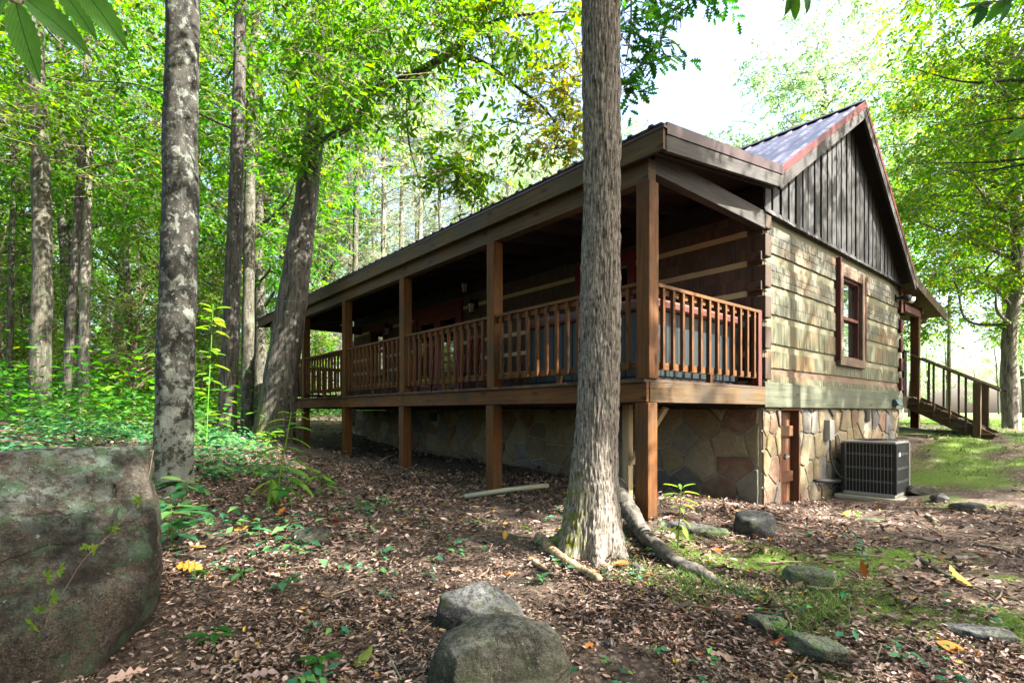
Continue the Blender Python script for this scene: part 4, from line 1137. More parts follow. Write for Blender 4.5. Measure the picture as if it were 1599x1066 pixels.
# forest stock
FT = [tree_meshes("forest_tree", 101 + k, (15, 17, 14, 16)[k], (.15, .18, .13, .2)[k], (3.6, 4.5, 2.8, 5)[k], (3.0, 3.4, 2.7, 3.6)[k], 78, 11, .175, BARK_GREY, LEAF_MID, lean=((.6, .2), (-.4, .5), (.2, -.3), (-.8, 0))[k]) for k in range(4)]
UT = [tree_meshes("understory", 201 + k, (5.5, 6.5, 4.2)[k], (.035, .045, .03)[k], (.7, 1.0, .5)[k], (2.0, 2.3, 1.7)[k], 50, 10, .14, TWIG, LEAF_LIME, lean=((.5, 0), (-.4, .3), (.1, .5))[k], sides=8, steps=20, flare=.02) for k in range(3)]

# big furrowed trunk in front of the porch
TB = np.array([.60, 4.1, g1(.60, 4.1)])
def bt(px, py, Y=4.1): return np.array([at(px, Y), Y, (643 - py) / 823 * Y]) - TB
big = thing("tall_tree", "tall furrowed grey trunk with mossy foot standing before the porch corner", "tree", tuple(TB))
pts = [bt(922, 905), bt(923, 840), bt(927, 760), bt(932, 670), bt(936, 560), bt(938, 420), bt(940, 280), bt(939, 140), bt(938, 0), bt(940, -260), bt(950, -700), bt(930, -1200), bt(940, -1700)]
rad = [.235, .225, .195, .168, .155, .149, .143, .142, .145, .14, .12, .08, .03]
limbs = [rand_limb(np.random.default_rng(k), bt(940, -300 - 160 * k), bt(940, -300 - 160 * k) + np.array([math.cos(k * 2.1) * 2.6, math.sin(k * 2.1) * 1.8 - .6, 1.2]), .06) for k in range(8)]
V, F, UV = trunk_geo(pts, rad, 210, 900, 'ridge', 3, (.27, .17, 5), limbs)
tk = np_obj("trunk", V, F, BARK_ASH, big, uv=UV, smooth=True)
# its surface roots
def root(px_list, rad_, name="root", mat=BARK_ASH, seed=5):
    P = []
    for (a, b, dz) in px_list:
        x, y, z = gp(a, b); P.append(np.array([x, y, z + dz]) - TB)
    P = spline(P, 60); rr_ = np.interp(np.linspace(0, 1, 60), np.linspace(0, 1, len(rad_)), rad_)
    def d(V, an, ln, r_): return (fbm(V * 9, seed, 4) - .5) * .05 + (vnoise(V * 40, seed) - .5) * .008
    V, F, UV = tube(P, rr_, 20, d); return np_obj(name, V, F, mat, tk, uv=UV, smooth=True)
BARK_ROOT = m_bark("bark_root", (.02, .018, .015), (.12, .108, .092), moss=(.11, .15, .03), moss_z=(.3, .5), sc=(14, 14, 14))
root([(960, 800, .28), (985, 822, .12), (1010, 850, .06), (1045, 880, .04), (1085, 897, .03), (1120, 915, .02), (1160, 940, -.03)], [.09, .085, .07, .055, .045, .035, .025], mat=BARK_ROOT)
root([(900, 840, .10), (880, 850, .05), (862, 856, .02), (846, 862, -.03)], [.09, .07, .05, .03], mat=BARK_ROOT)
root([(955, 850, .10), (965, 865, .05), (972, 878, .0)], [.08, .06, .03], mat=BARK_ROOT)
g = np.random.default_rng(71)
C = []
for k in range(40):
    a = g.uniform(0, 2 * PI); r_ = 3.6 * math.sqrt(g.random()); C.append((math.cos(a) * r_ - .9, math.sin(a) * r_ * .8 - 1.6, g.uniform(6.6, 11)))
V, F = sprays(g, np.array(C), np.full(len(C), .8), 12, .15, T_SIMPLE)
np_obj("crown", V, F, LEAF_DEEP, big)

# mottled trunk at left
x, y = at(268, 5.6), 5.6; TB2 = np.array([x, y, g1(x, y)])
def b2(px, py, Y=5.6): return np.array([at(px, Y), Y, (643 - py) / 823 * Y]) - TB2
t2 = thing("mottled_tree", "straight dark trunk with pale lichen patches behind the big boulder", "tree", tuple(TB2))
pts = [b2(268, 790), b2(269, 740), b2(272, 640), b2(276, 500), b2(281, 300), b2(284, 120), b2(286, 0), b2(288, -300), b2(280, -700), b2(300, -1100)]
rad = [.215, .195, .183, .175, .166, .156, .15, .13, .10, .04]
limbs = [rand_limb(np.random.default_rng(k + 40), b2(286, -150 - 110 * k), b2(286, -150 - 110 * k) + np.array([math.cos(k * 2.3) * 2.6, math.sin(k * 2.3) * 2.4, .9]), .05) for k in range(8)]
V, F, UV = trunk_geo(pts, rad, 72, 220, 'x', 13, (.10, .22, 4), limbs)
np_obj("trunk", V, F, BARK_MOTTLED, t2, uv=UV, smooth=True)
C = [(math.cos(a) * r_, math.sin(a) * r_, z) for a, r_, z in zip(g.uniform(0, 6.28, 80), 3.4 * np.sqrt(g.random(80)), g.uniform(6.2, 11, 80))][:55]
V, F = sprays(g, np.array(C), np.full(55, .85), 12, .16); np_obj("crown", V, F, LEAF_MID, t2)

# leaning tree at the far end of the porch, with arching limbs over the roof
x, y = at(432, 10.2), 10.2; TB3 = np.array([x, y, g1(x, y)])
def b3(px, py, Y=10.2): return np.array([at(px, Y), Y, (643 - py) / 823 * Y]) - TB3
t3 = thing("leaning_tree", "leaning thick trunk beside far porch end with limbs arching over the roof", "tree", tuple(TB3))
pts = [b3(425, 720), b3(428, 680), b3(440, 590), b3(452, 500), b3(466, 400), b3(480, 300), b3(493, 200), b3(506, 90), b3(512, 0), b3(530, -160), b3(560, -350)]
rad = [.44, .37, .315, .275, .24, .205, .18, .15, .13, .09, .03]
limbs = [([b3(488, 222), b3(520, 212, 10), b3(545, 198, 9.8), b3(562, 180, 9.6), b3(575, 150, 9.4), b3(600, 120, 9.2)], [.07, .065, .06, .05, .035, .015]),
         ([b3(500, 165), b3(560, 150, 9.9), b3(620, 128, 9.6), b3(665, 106, 9.3), b3(700, 84, 9.0), b3(735, 52, 8.7), b3(760, 15, 8.4), b3(770, -40, 8.2)], [.085, .08, .075, .07, .065, .05, .04, .02]),
         ([b3(700, 84, 9.0), b3(740, 92, 8.8), b3(775, 112, 8.6), b3(815, 142, 8.4), b3(850, 170, 8.2), b3(880, 210, 8.1)], [.055, .045, .035, .025, .02, .01]),
         ([b3(735, 52, 8.7), b3(780, 30, 8.5), b3(830, 22, 8.3), b3(885, 18, 8.1)], [.03, .025, .02, .01]),
         ([b3(770, 115, 8.6), b3(768, 80, 8.5), b3(762, 55, 8.4)], [.02, .018, .01]),
         ([b3(640, 120, 9.5), b3(635, 170, 9.3), b3(640, 230, 9.2), b3(655, 280, 9.1)], [.025, .02, .015, .008]),
         ([b3(620, 128, 9.6), b3(615, 175, 9.5), b3(628, 205, 9.4)], [.02, .02, .01]),
         ([b3(512, 0), b3(600, -60, 9.6), b3(700, -120, 9)], [.08, .06, .03])]
V, F, UV = trunk_geo(pts, rad, 48, 130, 'x', 17, (.12, .45, 5), limbs)
np_obj("trunk", V, F, BARK_LEAN, t3, uv=UV, smooth=True)
g = np.random.default_rng(5)
def clumps(lst): return np.array([b3(a, b, Y) for a, b, Y in lst])
dense = [(g.uniform(440, 760), g.uniform(-60, 150) - max(0, 0), g.uniform(7.6, 10)) for k in range(62)]
dense = [c for c in dense if c[1] < 190 - (c[0] - 440) * .22]
dense += [(g.uniform(520, 640), g.uniform(140, 230), g.uniform(8.8, 10)) for k in range(7)] + [(g.uniform(430, 500), g.uniform(60, 260), g.uniform(9.2, 10)) for k in range(9)]
dense += [(g.uniform(330, 560), g.uniform(-300, -60), g.uniform(8, 12)) for k in range(10)]
V, F = sprays(g, clumps(dense), g.uniform(.35, .62, len(dense)), 10, .14, T_FINE, m=8, twig=.45, ratio=.42)
cr = np_obj("crown", V, F, LEAF_CANOPY, t3)
lime = [(g.uniform(630, 750), g.uniform(215, 285), g.uniform(8.6, 9.3)) for k in range(7)] + [(g.uniform(690, 900), g.uniform(-40, 130), g.uniform(7.8, 8.8)) for k in range(24)] + [(700, 255, 9), (715, 285, 9), (690, 240, 9), (735, 300, 8.9), (745, 280, 9), (780, 195, 8.6), (760, 320, 8.9), (735, 215, 8.7), (800, 230, 8.5)]
V, F = sprays(g, clumps(lime), g.uniform(.25, .5, len(lime)), 9, .15, T_FINE, m=8, twig=.4, ratio=.42)
np_obj("crown_lit_edge", V, F, LEAF_LIME, t3)  # sunlit look of these clumps put into the lime leaf colour
gold = [(860, 120, 8.2), (880, 150, 8.1), (865, 185, 8.2), (885, 210, 8.1), (850, 225, 8.2), (835, 160, 8.3), (895, 180, 8.1), (870, 235, 8.1), (890, 120, 8.2), (900, 90, 8.2)]
V, F = sprays(g, clumps(gold), np.full(len(gold), .27), 12, .15, T_OAK, m=8, twig=.38, ratio=.5)
np_obj("golden_leaves", V, F, LEAF_GOLD, t3)

# oak branch hanging from the upper right of the big trunk
obr = big
q = [bt(970, -120, 4.6), bt(1000, -40, 4.8), bt(1030, 0, 4.9), bt(1060, 20, 5.0)]
V, F, UV = tube(spline(q, 14), np.linspace(.02, .005, 14), 6); a = tube(spline([bt(985, -80, 4.7), bt(985, 40, 4.8), bt(975, 110, 4.9)], 10), np.linspace(.012, .004, 10), 6)
V, F, UV = join([(V, F, UV), a]); np_obj("branch", V, F, TWIG, obr, uv=UV)
oc = np.array([bt(a_, b_, Y) for a_, b_, Y in [(985, 20, 4.8), (1000, 60, 4.9), (1035, 60, 4.9), (1020, 90, 4.9), (985, 95, 4.8), (975, 140, 4.9), (1045, 25, 5), (1005, -20, 4.9), (1030, -30, 4.9), (1090, -25, 5), (1070, 0, 5), (1115, -15, 5), (970, 60, 4.8), (990, -60, 4.8)]])
V, F = sprays(np.random.default_rng(8), oc, np.full(len(oc), .15), 6, .13, T_OAK, m=6, twig=.2, ratio=.55); np_obj("branch_leaves", V, F, LEAF_DEEP, obr)

# named forest trunks: (top px, y) .. (base px, y), depth, width in px
def trunk_tree(name, label, Y, line, width, sd_, bark, leaf, crown=True, cz=(5.5, 12), group=None):
    x, y = at(line[-1][0], Y), Y; B = np.array([x, y, g1(x, y)])
    P = [np.array([at(a, Y), Y, (643 - b) / 823 * Y]) - B for a, b in reversed(line)]
    P[0][2] = -.2
    d = P[-1] - P[-2]; d = d / abs(d[2]); topz = max(P[-1][2], 1)
    while P[-1][2] < 13: P.append(P[-1] + d * np.array([.6, .6, 1]) * 2.2 + np.array([rnd.uniform(-.1, .1), rnd.uniform(-.1, .1), 0]))
    r0 = width / 823 * Y / 2 * .82
    rad = np.linspace(r0 * 1.12, r0 * .35, len(P))
    t = thing(name, label, "tree", tuple(B), 0, group)
    gg = np.random.default_rng(sd_)
    top = P[-1]; C = [np.array([top[0] * z / top[2] + math.cos(a) * r_, math.sin(a) * r_, z]) for a, r_, z in zip(gg.uniform(0, 6.28, 70), 2.9 * np.sqrt(gg.random(70)), gg.uniform(*cz, 70))]
    lb = [rand_limb(gg, spline(P, 40)[int(min(.95, max(.2, c[2] / 13 - .08)) * 39)], c, .03) for c in C[::7]]
    V, F, UV = trunk_geo(P, rad, 28, 70, 'x', sd_, (r0 * .5, .3, 4), lb)
    np_obj("trunk", V, F, bark, t, uv=UV, smooth=True)
    V, F = sprays(gg, np.array(C), np.full(70, .9), 8, .16); np_obj("crown", V, F, leaf, t)
    return t
FG = "slender trunks in the woods left of the cabin"
trunk_tree("forest_tree", "thick pale mottled forest trunk standing far left above the boulder", 11.5, [(56, 60), (62, 200), (66, 400), (60, 640)], 31, 301, BARK_GREY, LEAF_MID)
trunk_tree("forest_tree", "thin dark leaning trunk second from the far left thick trunk", 13, [(128, 240), (118, 400), (100, 640)], 15, 302, BARK_LEAN, LEAF_MID)
trunk_tree("forest_tree", "pale sunlit slim trunk left of the lichen patched trunk", 14, [(138, 200), (134, 400), (129, 635)], 17, 303, BARK_PALE, LEAF_LIME)
trunk_tree("forest_tree", "very thin pale trunk at far left edge of the woods", 15, [(22, 280), (18, 400), (13, 630)], 11, 304, BARK_GREY, LEAF_MID)
trunk_tree("forest_tree", "brown trunk just right of the lichen patched trunk", 10.5, [(376, 0), (370, 250), (362, 480), (352, 690)], 30, 305, BARK_LEAN, LEAF_MID)
trunk_tree("forest_tree", "pale straight trunk between the brown trunk and leaning tree", 13, [(392, 150), (389, 400), (385, 640)], 21, 306, BARK_GREY, LEAF_MID)
trunk_tree("forest_tree", "slim grey trunk rising behind the far porch roof", 18, [(558, 150), (556, 300), (552, 600)], 11, 307, BARK_GREY, LEAF_PALE, cz=(9, 14))
trunk_tree("forest_tree", "white barked trunk left of two behind the middle of the porch roof", 22, [(630, 200), (628, 300), (622, 600)], 10, 308, BARK_PALE, LEAF_PALE, cz=(11, 16))
trunk_tree("forest_tree", "white barked trunk right of two behind the middle of the porch roof", 22, [(660, 200), (657, 300), (652, 600)], 9, 309, BARK_PALE, LEAF_PALE, cz=(11, 16))

# forest filler trees left and behind
rng = np.random.default_rng(17)
spots = []
def ok(x, y, dmin):
    v_, u_ = inv(x, y)
    if -1.5 < v_ < 12.5 and -4 < u_ < 14.5: return False
    if abs(x / y + .46) < .02 and y < 14: return False
    return all((x - a) ** 2 + (y - b) ** 2 > dmin * dmin for a, b in spots)
tries = 0
while len(spots) < 42 and tries < 6000:
    tries += 1
    Y = rng.uniform(16, 52); X = Y * rng.uniform(-1.25, .12)
    if ok(X, Y, 2.4): spots.append((X, Y))
for k, (X, Y) in enumerate(spots):
    f = FT[k % 4]; pale = X / Y > -.32
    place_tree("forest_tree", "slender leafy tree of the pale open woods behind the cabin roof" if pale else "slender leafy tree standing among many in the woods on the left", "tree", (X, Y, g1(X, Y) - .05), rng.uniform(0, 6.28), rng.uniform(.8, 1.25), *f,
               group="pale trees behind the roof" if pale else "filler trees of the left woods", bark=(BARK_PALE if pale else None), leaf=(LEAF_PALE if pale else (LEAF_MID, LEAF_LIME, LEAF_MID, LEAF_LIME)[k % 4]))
us = []
tries = 0
while len(us) < 48 and tries < 6000:
    tries += 1
    Y = rng.uniform(15.5, 38); X = Y * rng.uniform(-1.2, -.38)
    v_, u_ = inv(X, Y)
    if -2.2 < v_ < 12 and -4 < u_ < 13.5: continue
    if all((X - a) ** 2 + (Y - b) ** 2 > 2.0 for a, b in us): us.append((X, Y))
for k, (X, Y) in enumerate(us):
    f = UT[k % 3]
    place_tree("sapling", "bushy bright green sapling under the tall trees of the left woods", "sapling", (X, Y, g1(X, Y) - .03), rng.uniform(0, 6.28), rng.uniform(.6, 1.15), *f, group="saplings under the left woods", leaf=(LEAF_LIME, LEAF_MID, LEAF_LIME)[k % 3])

# half-bare pines behind the roof, backlight put into their pale needles
def pine_meshes(seed):
    g = np.random.default_rng(seed); hgt = 17; pts = [(0, 0, -.3)] + [(g.normal() * .06, g.normal() * .06, hgt * t) for t in (.2, .4, .6, .8, 1)]
    lb = []; tips = []
    for z in np.arange(2.5, 16.5, .33):
        for k in range(3):
            a = g.uniform(0, 6.28); L = (2.6 - z * .09) * g.uniform(.6, 1.1)
            e = np.array([math.cos(a) * L, math.sin(a) * L, z + g.uniform(-.5, .35)]); s = np.array([0, 0, z])
            m1 = s + (e - s) * .5 + np.array([0, 0, .15]); lb.append(([s, m1, e], [.018, .012, .005])); tips.append((s + (e - s) * .55, e))
            for q_ in (.45, .7):
                b_ = s + (e - s) * q_; a2 = a + g.uniform(-1, 1); e2 = b_ + np.array([math.cos(a2), math.sin(a2), g.uniform(-.5, .3)]) * L * .4; lb.append(([b_, (b_ + e2) / 2, e2], [.009, .006, .003])); tips.append((b_, e2))
    V, F, UV = trunk_geo(pts, [.13, .12, .10, .08, .05, .02], 10, 30, 'x', seed, (0, .3, 4), lb)
    tm = np_mesh("pine_trunk", V, F, BARK_PALE, uv=UV, smooth=True)
    C = np.array([e * .75 + s * .25 for s, e in tips if g.random() < .75])
    V, F = sprays(g, C, np.full(len(C), .4), 6, .13, T_SIMPLE, m=8, twig=.3, ratio=.16, droop=-.05)
    return tm, np_mesh("pine_crown", V, F, LEAF_PINE)
PM = [pine_meshes(61), pine_meshes(62)]
for k, (px_, Y) in enumerate([(545, 24), (600, 21), (690, 25), (740, 22), (790, 27), (850, 25), (585, 30), (650, 31), (720, 33), (830, 34), (900, 31), (500, 28)]):
    X = at(px_, Y); place_tree("pine_tree", "feathery pine with bare twigs behind porch roof, backlit glow put into pale needles", "pine", (X, Y, g1(X, Y) - .05), rng.uniform(0, 6.28), rng.uniform(.75, 1.1), *PM[k % 2], group="feathery pines behind the roof")

# right-hand side: broadleaf tree on the lawn, its crown filling the upper right
def crown_tree(name, label, X, Y, height, r0, barkm, leafm, K, cfun, rad_, n_per, leaf, sd_, pts=None, group=None, fl=.1):
    z0 = g1(X, Y); t = thing(name, label, "tree", (X, Y, z0), 0, group); gg = np.random.default_rng(sd_)
    P = [(0, 0, -.3)] + [(gg.normal() * .08, gg.normal() * .08, height * q_) for q_ in (.18, .36, .54, .72, .88)] if pts is None else pts
    C = np.array([cfun(gg) for k in range(K)])
    lb = []
    for c in C[::max(1, K // 34)]:
        zz = min(P[-1][2] * .95, max(P[-1][2] * .22, c[2] - np.hypot(c[0], c[1]) * .35)); s = np.array(spline(P, 50)[int(zz / P[-1][2] * 49)]); lb.append(rand_limb(gg, s, c, .045, .008))
    V, F, UV = trunk_geo(P, np.linspace(r0 * 1.1, .05, len(P)), 26, 60, 'x', sd_, (fl, .3, 5), lb); np_obj("trunk", V, F, barkm, t, uv=UV, smooth=True)
    V, F = sprays(gg, C, gg.uniform(.7, 1.2, K) * rad_, n_per, leaf, T_FINE if leaf < .13 else T_SIMPLE, m=9, twig=.5); np_obj("crown", V, F, leafm, t)
    return t
def blob(cx, cy, cz, rx, ry, rz_):
    def f(g):
        p = unit(g, 1)[0] * g.random() ** .42; return np.array([cx + p[0] * rx, cy + p[1] * ry, cz + p[2] * rz_])
    return f
crown_tree("maple_tree", "spreading yellow green maple on the lawn beside the back stairs", at(1580, 13.2), 13.2, 11, .165, BARK_PALE, LEAF_MAPLE, 210, blob(-.5, -.2, 6.7, 3.6, 3.3, 4.7), .8, 20, .135, 401)
crown_tree("maple_tree", "leafy maple whose crown overhangs the gable roof from the right", 10.8, 9.4, 11, .2, BARK_GREY, LEAF_MAPLE, 85, blob(.0, .3, 7.6, 3.2, 2.8, 3.9), .75, 12, .13, 402)
crown_tree("poplar_tree", "tall pale sunlit tree showing above the gable roof", at(1290, 26), 26, 20, .3, BARK_PALE, LEAF_PALE, 150, blob(0, 0, 14.5, 5.2, 5, 7), 1.15, 16, .22, 403)
crown_tree("poplar_tree", "pale sunlit tree seen left of the main ridge end", at(1400, 30), 30, 20, .3, BARK_PALE, LEAF_LIME, 120, blob(0, 0, 13, 5.2, 5, 7.5), 1.2, 15, .24, 404)
crown_tree("poplar_tree", "pale broken crown between furrowed trunk and porch eave", at(975, 30), 30, 15, .25, BARK_PALE, LEAF_PALE, 60, blob(0, 0, 12.5, 2.6, 3, 4.5), .9, 14, .22, 405)
crown_tree('maple_tree', 'second maple behind the lawn maple at the right edge', 19.5, 17.5, 13, .2, BARK_GREY, LEAF_MAPLE, 170, blob(-1.2, 0, 8.2, 4.6, 4.0, 5.6), 1.0, 18, .17, 408)
crown_tree('maple_tree', 'tall maple behind the back porch with yellow green crown', 18.9, 20.0, 14, .2, BARK_PALE, LEAF_MAPLE, 120, blob(-.2, 0, 11.0, 3.4, 3.4, 4.6), .9, 17, .17, 409)
# unseen trees added outside the right edge, crowns spaced to shape sun patches
SHADE = [(6.6, 1.25, 8.6, 1.45, "slim unseen tree added for shade right beside the camera clearing"), (5.8, -2.9, 9, 2.7, "tall unseen tree added to shade the boulder, right of the camera"),
         (9.6, -3.3, 9.5, 2.5, "unseen tree added for shade behind the clearing to the right"), (14.3, -.8, 9.5, 2.9, "unseen tree added to shade the bare path beyond the right edge"),
         (14.3, 4.2, 9.5, 2.8, "unseen tree added to dapple the gable, beyond the right edge"), (7.5, 5.3, 9.5, 2.6, "unseen tree added for shade nearest the air conditioner outside the right edge"),
         (14.5, 8.0, 10, 2.6, "unseen tree added for shade nearest the lawn maple"), (18.6, 3.0, 11, 3.3, "outermost unseen tree added for shade on the right")]
for k, (X, Y, z_, r_, lab) in enumerate(SHADE):
    crown_tree("added_shade_tree", lab, X, Y, 11, .18, BARK_GREY, LEAF_MID, 58, blob(0, 0, z_ + 1.2, r_, r_, 2.4), .8, (16, 22, 18, 15, 11, 11, 11, 14)[k], .16, 420 + k)
# unseen woods round the clearing, added behind the camera to block sky fill
for k, (X, Y) in enumerate([(-5.5, -2.5), (-9, 1), (-2.5, -5), (1.5, -6.5), (5, -5), (-6.5, -7), (-1, -10), (4.5, -10), (9, -8), (-11, -4), (-10, -10), (2, -14), (8, -14), (-5, -14), (14, -10), (-14, 3), (-13, -14)]):
    place_tree("unseen_woods_tree", "unseen tree of the surrounding woods, added to block sky light behind the clearing", "tree", (X, Y, g1(X, Y) - .05), k * 1.7, 1.0, *FT[k % 4], group="unseen woods around the clearing")
# far trees beyond the lawn, every other one given haze-pale leaves
for k, (px_, Y, s) in enumerate([(1450, 60, .75), (1480, 75, .9), (1520, 70, .7), (1420, 48, .9), (1600, 40, 1.0), (1560, 90, 1.0), (1640, 34, 1.0), (1700, 28, 1.0), (1395, 40, .95), (1350, 46, 1.2), (1180, 50, .9), (1240, 60, 1.0), (1100, 55, .8)]):
    X = at(px_, Y); place_tree("lawn_tree", "tree in the row beyond the sunny lawn, every other one paled for haze", "tree", (X, Y, g1(X, Y) - .1), rng.uniform(0, 6.28), s * .8, *FT[k % 4], group="far trees beyond the lawn", leaf=(LEAF_PALE, LEAF_LIME)[k % 2])
# utility pole
x, y = at(1482, 34), 34.0; V, F, UV = tube([(0, 0, -.3), (0, 0, 4), (.05, 0, 8)], [.13, .12, .10], 12); o = thing("utility_pole", "bare wooden utility pole beyond the lawn behind the stairs", "pole", (x, y, g1(x, y))); np_obj("pole", V, F, BARK_GREY, o, uv=UV, smooth=True)
m = MB(); m.bar((-.6, 0, 7.2), (.7, 0, 7.2), .1, .1); m.build("crossarm", W_DARK, o)

# far mass of woods
g = np.random.default_rng(99); C = []
for k in range(1700):
    az = g.uniform(-66, 22); d_ = g.uniform(48, 72); x_, y_ = math.sin(R(az)) * d_, math.cos(R(az)) * d_
    hmax = 17 if az < -24 else (22 if az < 3 else 6)
    C.append((x_, y_, g1(x_, y_) if False else 0 + hmax * g.random() ** 1.1 + (2 if az < -20 else 0)))
C = np.array(C)
mid = np.degrees(np.arctan2(C[:, 0], C[:, 1])) > -24
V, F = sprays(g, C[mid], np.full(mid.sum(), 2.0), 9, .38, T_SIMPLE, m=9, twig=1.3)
tag(np_obj('distant_woods', V, F, LEAF_PALE), 'far woods behind the cabin roof with haze put into pale leaves', 'woods', kind='stuff')
C = C[~mid]; V, F = sprays(g, C, np.full(len(C), 2.0), 7, .42, T_SIMPLE, m=9, twig=1.3)
tag(np_obj("distant_woods", V, F, LEAF_LIME), "far mass of bright green woods closing the view", "woods", kind='stuff')

# ------------------------------------------------------------------ low plants
g = np.random.default_rng(33)
def ground_scatter(n, xr, yr, keep):
    x = g.uniform(*xr, n); y = g.uniform(*yr, n); k = keep(x, y); return x[k], y[k]
def not_house(x, y):
    v_, u_ = inv(x, y); return ~((v_ > -.3) & (v_ < 9.9) & (u_ > -.3) & (u_ < 12.6))
noise_at = lambda x, y, s, sd_: fbm(np.stack([x * s, y * s, 0 * x], -1), sd_, 3)
def undergrowth(name, n, xr, yr, keep, leaf, hgt, mat, label, lv=(7, 12), ratio=.5, seed=1):
    x, y = ground_scatter(n, xr, yr, keep); z = G(x, y); K = len(x)
    m_ = int(sum(lv) / 2); idx = np.repeat(np.arange(K), m_); S = len(idx)
    a = g.uniform(0, 6.28, S); r_ = np.abs(g.normal(size=S)) * hgt * .45; hh_ = (g.random(S) ** .8) * hgt * (.35 + (2.6 * np.clip(noise_at(x, y, .45, 31) - .3, 0, 1) ** 1.1 + .5 * g.random(K))[idx])
    O = np.stack([x[idx] + np.cos(a) * r_, y[idx] + np.sin(a) * r_, z[idx] + .02 + hh_], -1)
    D = np.stack([np.cos(a), np.sin(a), g.normal(size=S) * .25 - .1], -1); N = np.stack([g.normal(size=S) * .35, g.normal(size=S) * .35, np.ones(S)], -1)
    L = leaf * g.uniform(.6, 1.3, S)
    V, F = leaves(O, D, N, L, L * ratio, T_SIMPLE)
    return tag(np_obj(name, V, F, mat), label, "ground cover", kind='stuff')
undergrowth("undergrowth", 9500, (-34, 2), (7.5, 34), lambda x, y: not_house(x, y) & (inv(x, y)[0] < -.8) & (x < -.50 * y - .3) & (noise_at(x, y, .5, 3) > .44) | (not_house(x, y) & (inv(x, y)[1] > 13.2) & (noise_at(x, y, .5, 3) > .4)), .14, .75, LEAF_HERB, "knee high leafy ground cover between the forest trunks")
undergrowth("undergrowth", 2600, (-26, 0), (8.5, 30), lambda x, y: not_house(x, y) & (x < -.50 * y - .3) & (noise_at(x, y, .35, 41) > .47), .17, 1.4, LEAF_MID, "taller yellow green broad leaved herbs among the forest trunks")
undergrowth("undergrowth", 2600, (-7, -1.4), (3.6, 9.5), lambda x, y: (noise_at(x, y, .9, 8) > .46 + .05 * (x + 5)) & (x < -.36 * y - .1) & (g.random(len(x)) < .4) & ((x + 2.35) ** 2 + (y - 5.2) ** 2 > .55), .10, .22, LEAF_TEAL, "low bluish green seedlings in the leaf litter behind the boulder")
undergrowth("undergrowth", 260, (-3, 3), (1.8, 6), lambda x, y: not_house(x, y) & (noise_at(x, y, 1.3, 14) > .5), .06, .06, LEAF_TEAL, "scattered tiny green seedlings in the brown leaves", lv=(4, 7))
# lawn grass and grass tufts
def grass(name, n, xr, yr, keep, L, mat, label):
    x, y = ground_scatter(n, xr, yr, keep); z = G(x, y); S = len(x); a = g.uniform(0, 6.28, S)
    D = np.stack([np.cos(a) * .55, np.sin(a) * .55, np.ones(S)], -1) + g.normal(size=(S, 3)) * .2; N = np.stack([np.cos(a), np.sin(a), -.4 * np.ones(S)], -1) * -1
    l_ = L * g.uniform(.5, 1.3, S); V, F = leaves(np.stack([x, y, z - .005], -1), D, N, l_, np.where(y > 6.5, .013, .0045), T_BLADE)
    return tag(np_obj(name, V, F, mat), label, "grass", kind='stuff')
def tufts(x, y):
    m_ = -.12 + 0 * x
    for cx, cy, r_ in ((1.08, 3.25, .13), (1.3, 3.45, .16), (1.5, 3.3, .12), (1.75, 3.1, .15), (.85, 3.75, .12), (1.6, 2.85, .1), (2.0, 3.4, .2), (1.15, 3.55, .1)): m_ = m_ + np.exp(-((x - cx) ** 2 + (y - cy) ** 2) / r_ ** 2)
    return g.random(len(x)) < m_
grass("grass", 26000, (.5, 2.6), (2.6, 4.2), tufts, .085, GRASS, "thin tufts of grass along the root and moss")
grass("grass", 130000, (6.8, 24), (8.0, 28), lambda x, y: (g.random(len(x)) < np.maximum(lawn_mask(x, y), .5 * moss_mask(x, y)) * np.clip((noise_at(x, y, 1.1, 55) - .3) * 4, .1, 1)) & not_house(x, y), .09, GRASS, "short lawn grass beyond the back stairs")
def mossk(x, y): return (moss_mask(x, y) > .35) & (g.random(len(x)) < .9)
grass("moss", 110000, (.6, 4), (2.2, 5), mossk, .016, LEAF_WEED, "bright moss carpet on the soil at lower right")

# litter
def litter(n, rmin, rmax, size, seed, tmpl=T_LITTER):
    gg = np.random.default_rng(seed); r_ = np.sqrt(gg.uniform(rmin ** 2, rmax ** 2, n)); a = gg.uniform(R(-52), R(52), n)
    x = r_ * np.sin(a); y = r_ * np.cos(a)
    v_, u_ = inv(x, y); k = ~((v_ > 2.45) & (v_ < 8.3) & (u_ > .03) & (u_ < 12.2)); lm = lawn_mask(x, y); mm = moss_mask(x, y)
    bare = noise_at(x, y, .8, 77); pathk = 1 - .72 * np.clip((x - 2.2) / 1.5, 0, 1)
    k &= gg.random(n) < (1 - .8 * lm) * (1 - .8 * mm) * np.clip((bare - .28) * 5, .22, 1) * np.clip((noise_at(x, y, 3.2, 78) - .22) * 4, .35, 1) * pathk
    x, y = x[k], y[k]; S = len(x); z = G(x, y); a = gg.uniform(0, 6.28, S)
    O = np.stack([x, y, z + gg.random(S) * .025 + .004], -1)
    D = np.stack([np.cos(a), np.sin(a), gg.normal(size=S) * .22], -1); N = np.stack([gg.normal(size=S) * .28, gg.normal(size=S) * .28, np.ones(S)], -1)
    L = size * (.3 + gg.random(S) ** 3 * 1.5); V, F = leaves(O, D, N, L, L * gg.uniform(.3, .62, S), tmpl, curl=gg.normal(size=S) * .9 + .35)
    return V, F, None
V, F, UV = join([litter(170000, 1.3, 4.2, .027, 1), litter(140000, 4.2, 9, .038, 2), litter(22000, 9, 18, .075, 3), litter(1900, 1.4, 8, .09, 4, T_FINE), litter(1300, 1.4, 8, .10, 5, T_OAK), litter(25000, 1.3, 5, .018, 6, T_SIMPLE)])
tag(np_obj("leaf_litter", V, F, LITTER), "carpet of brown fallen leaves over the soil", "fallen leaves", kind='stuff')
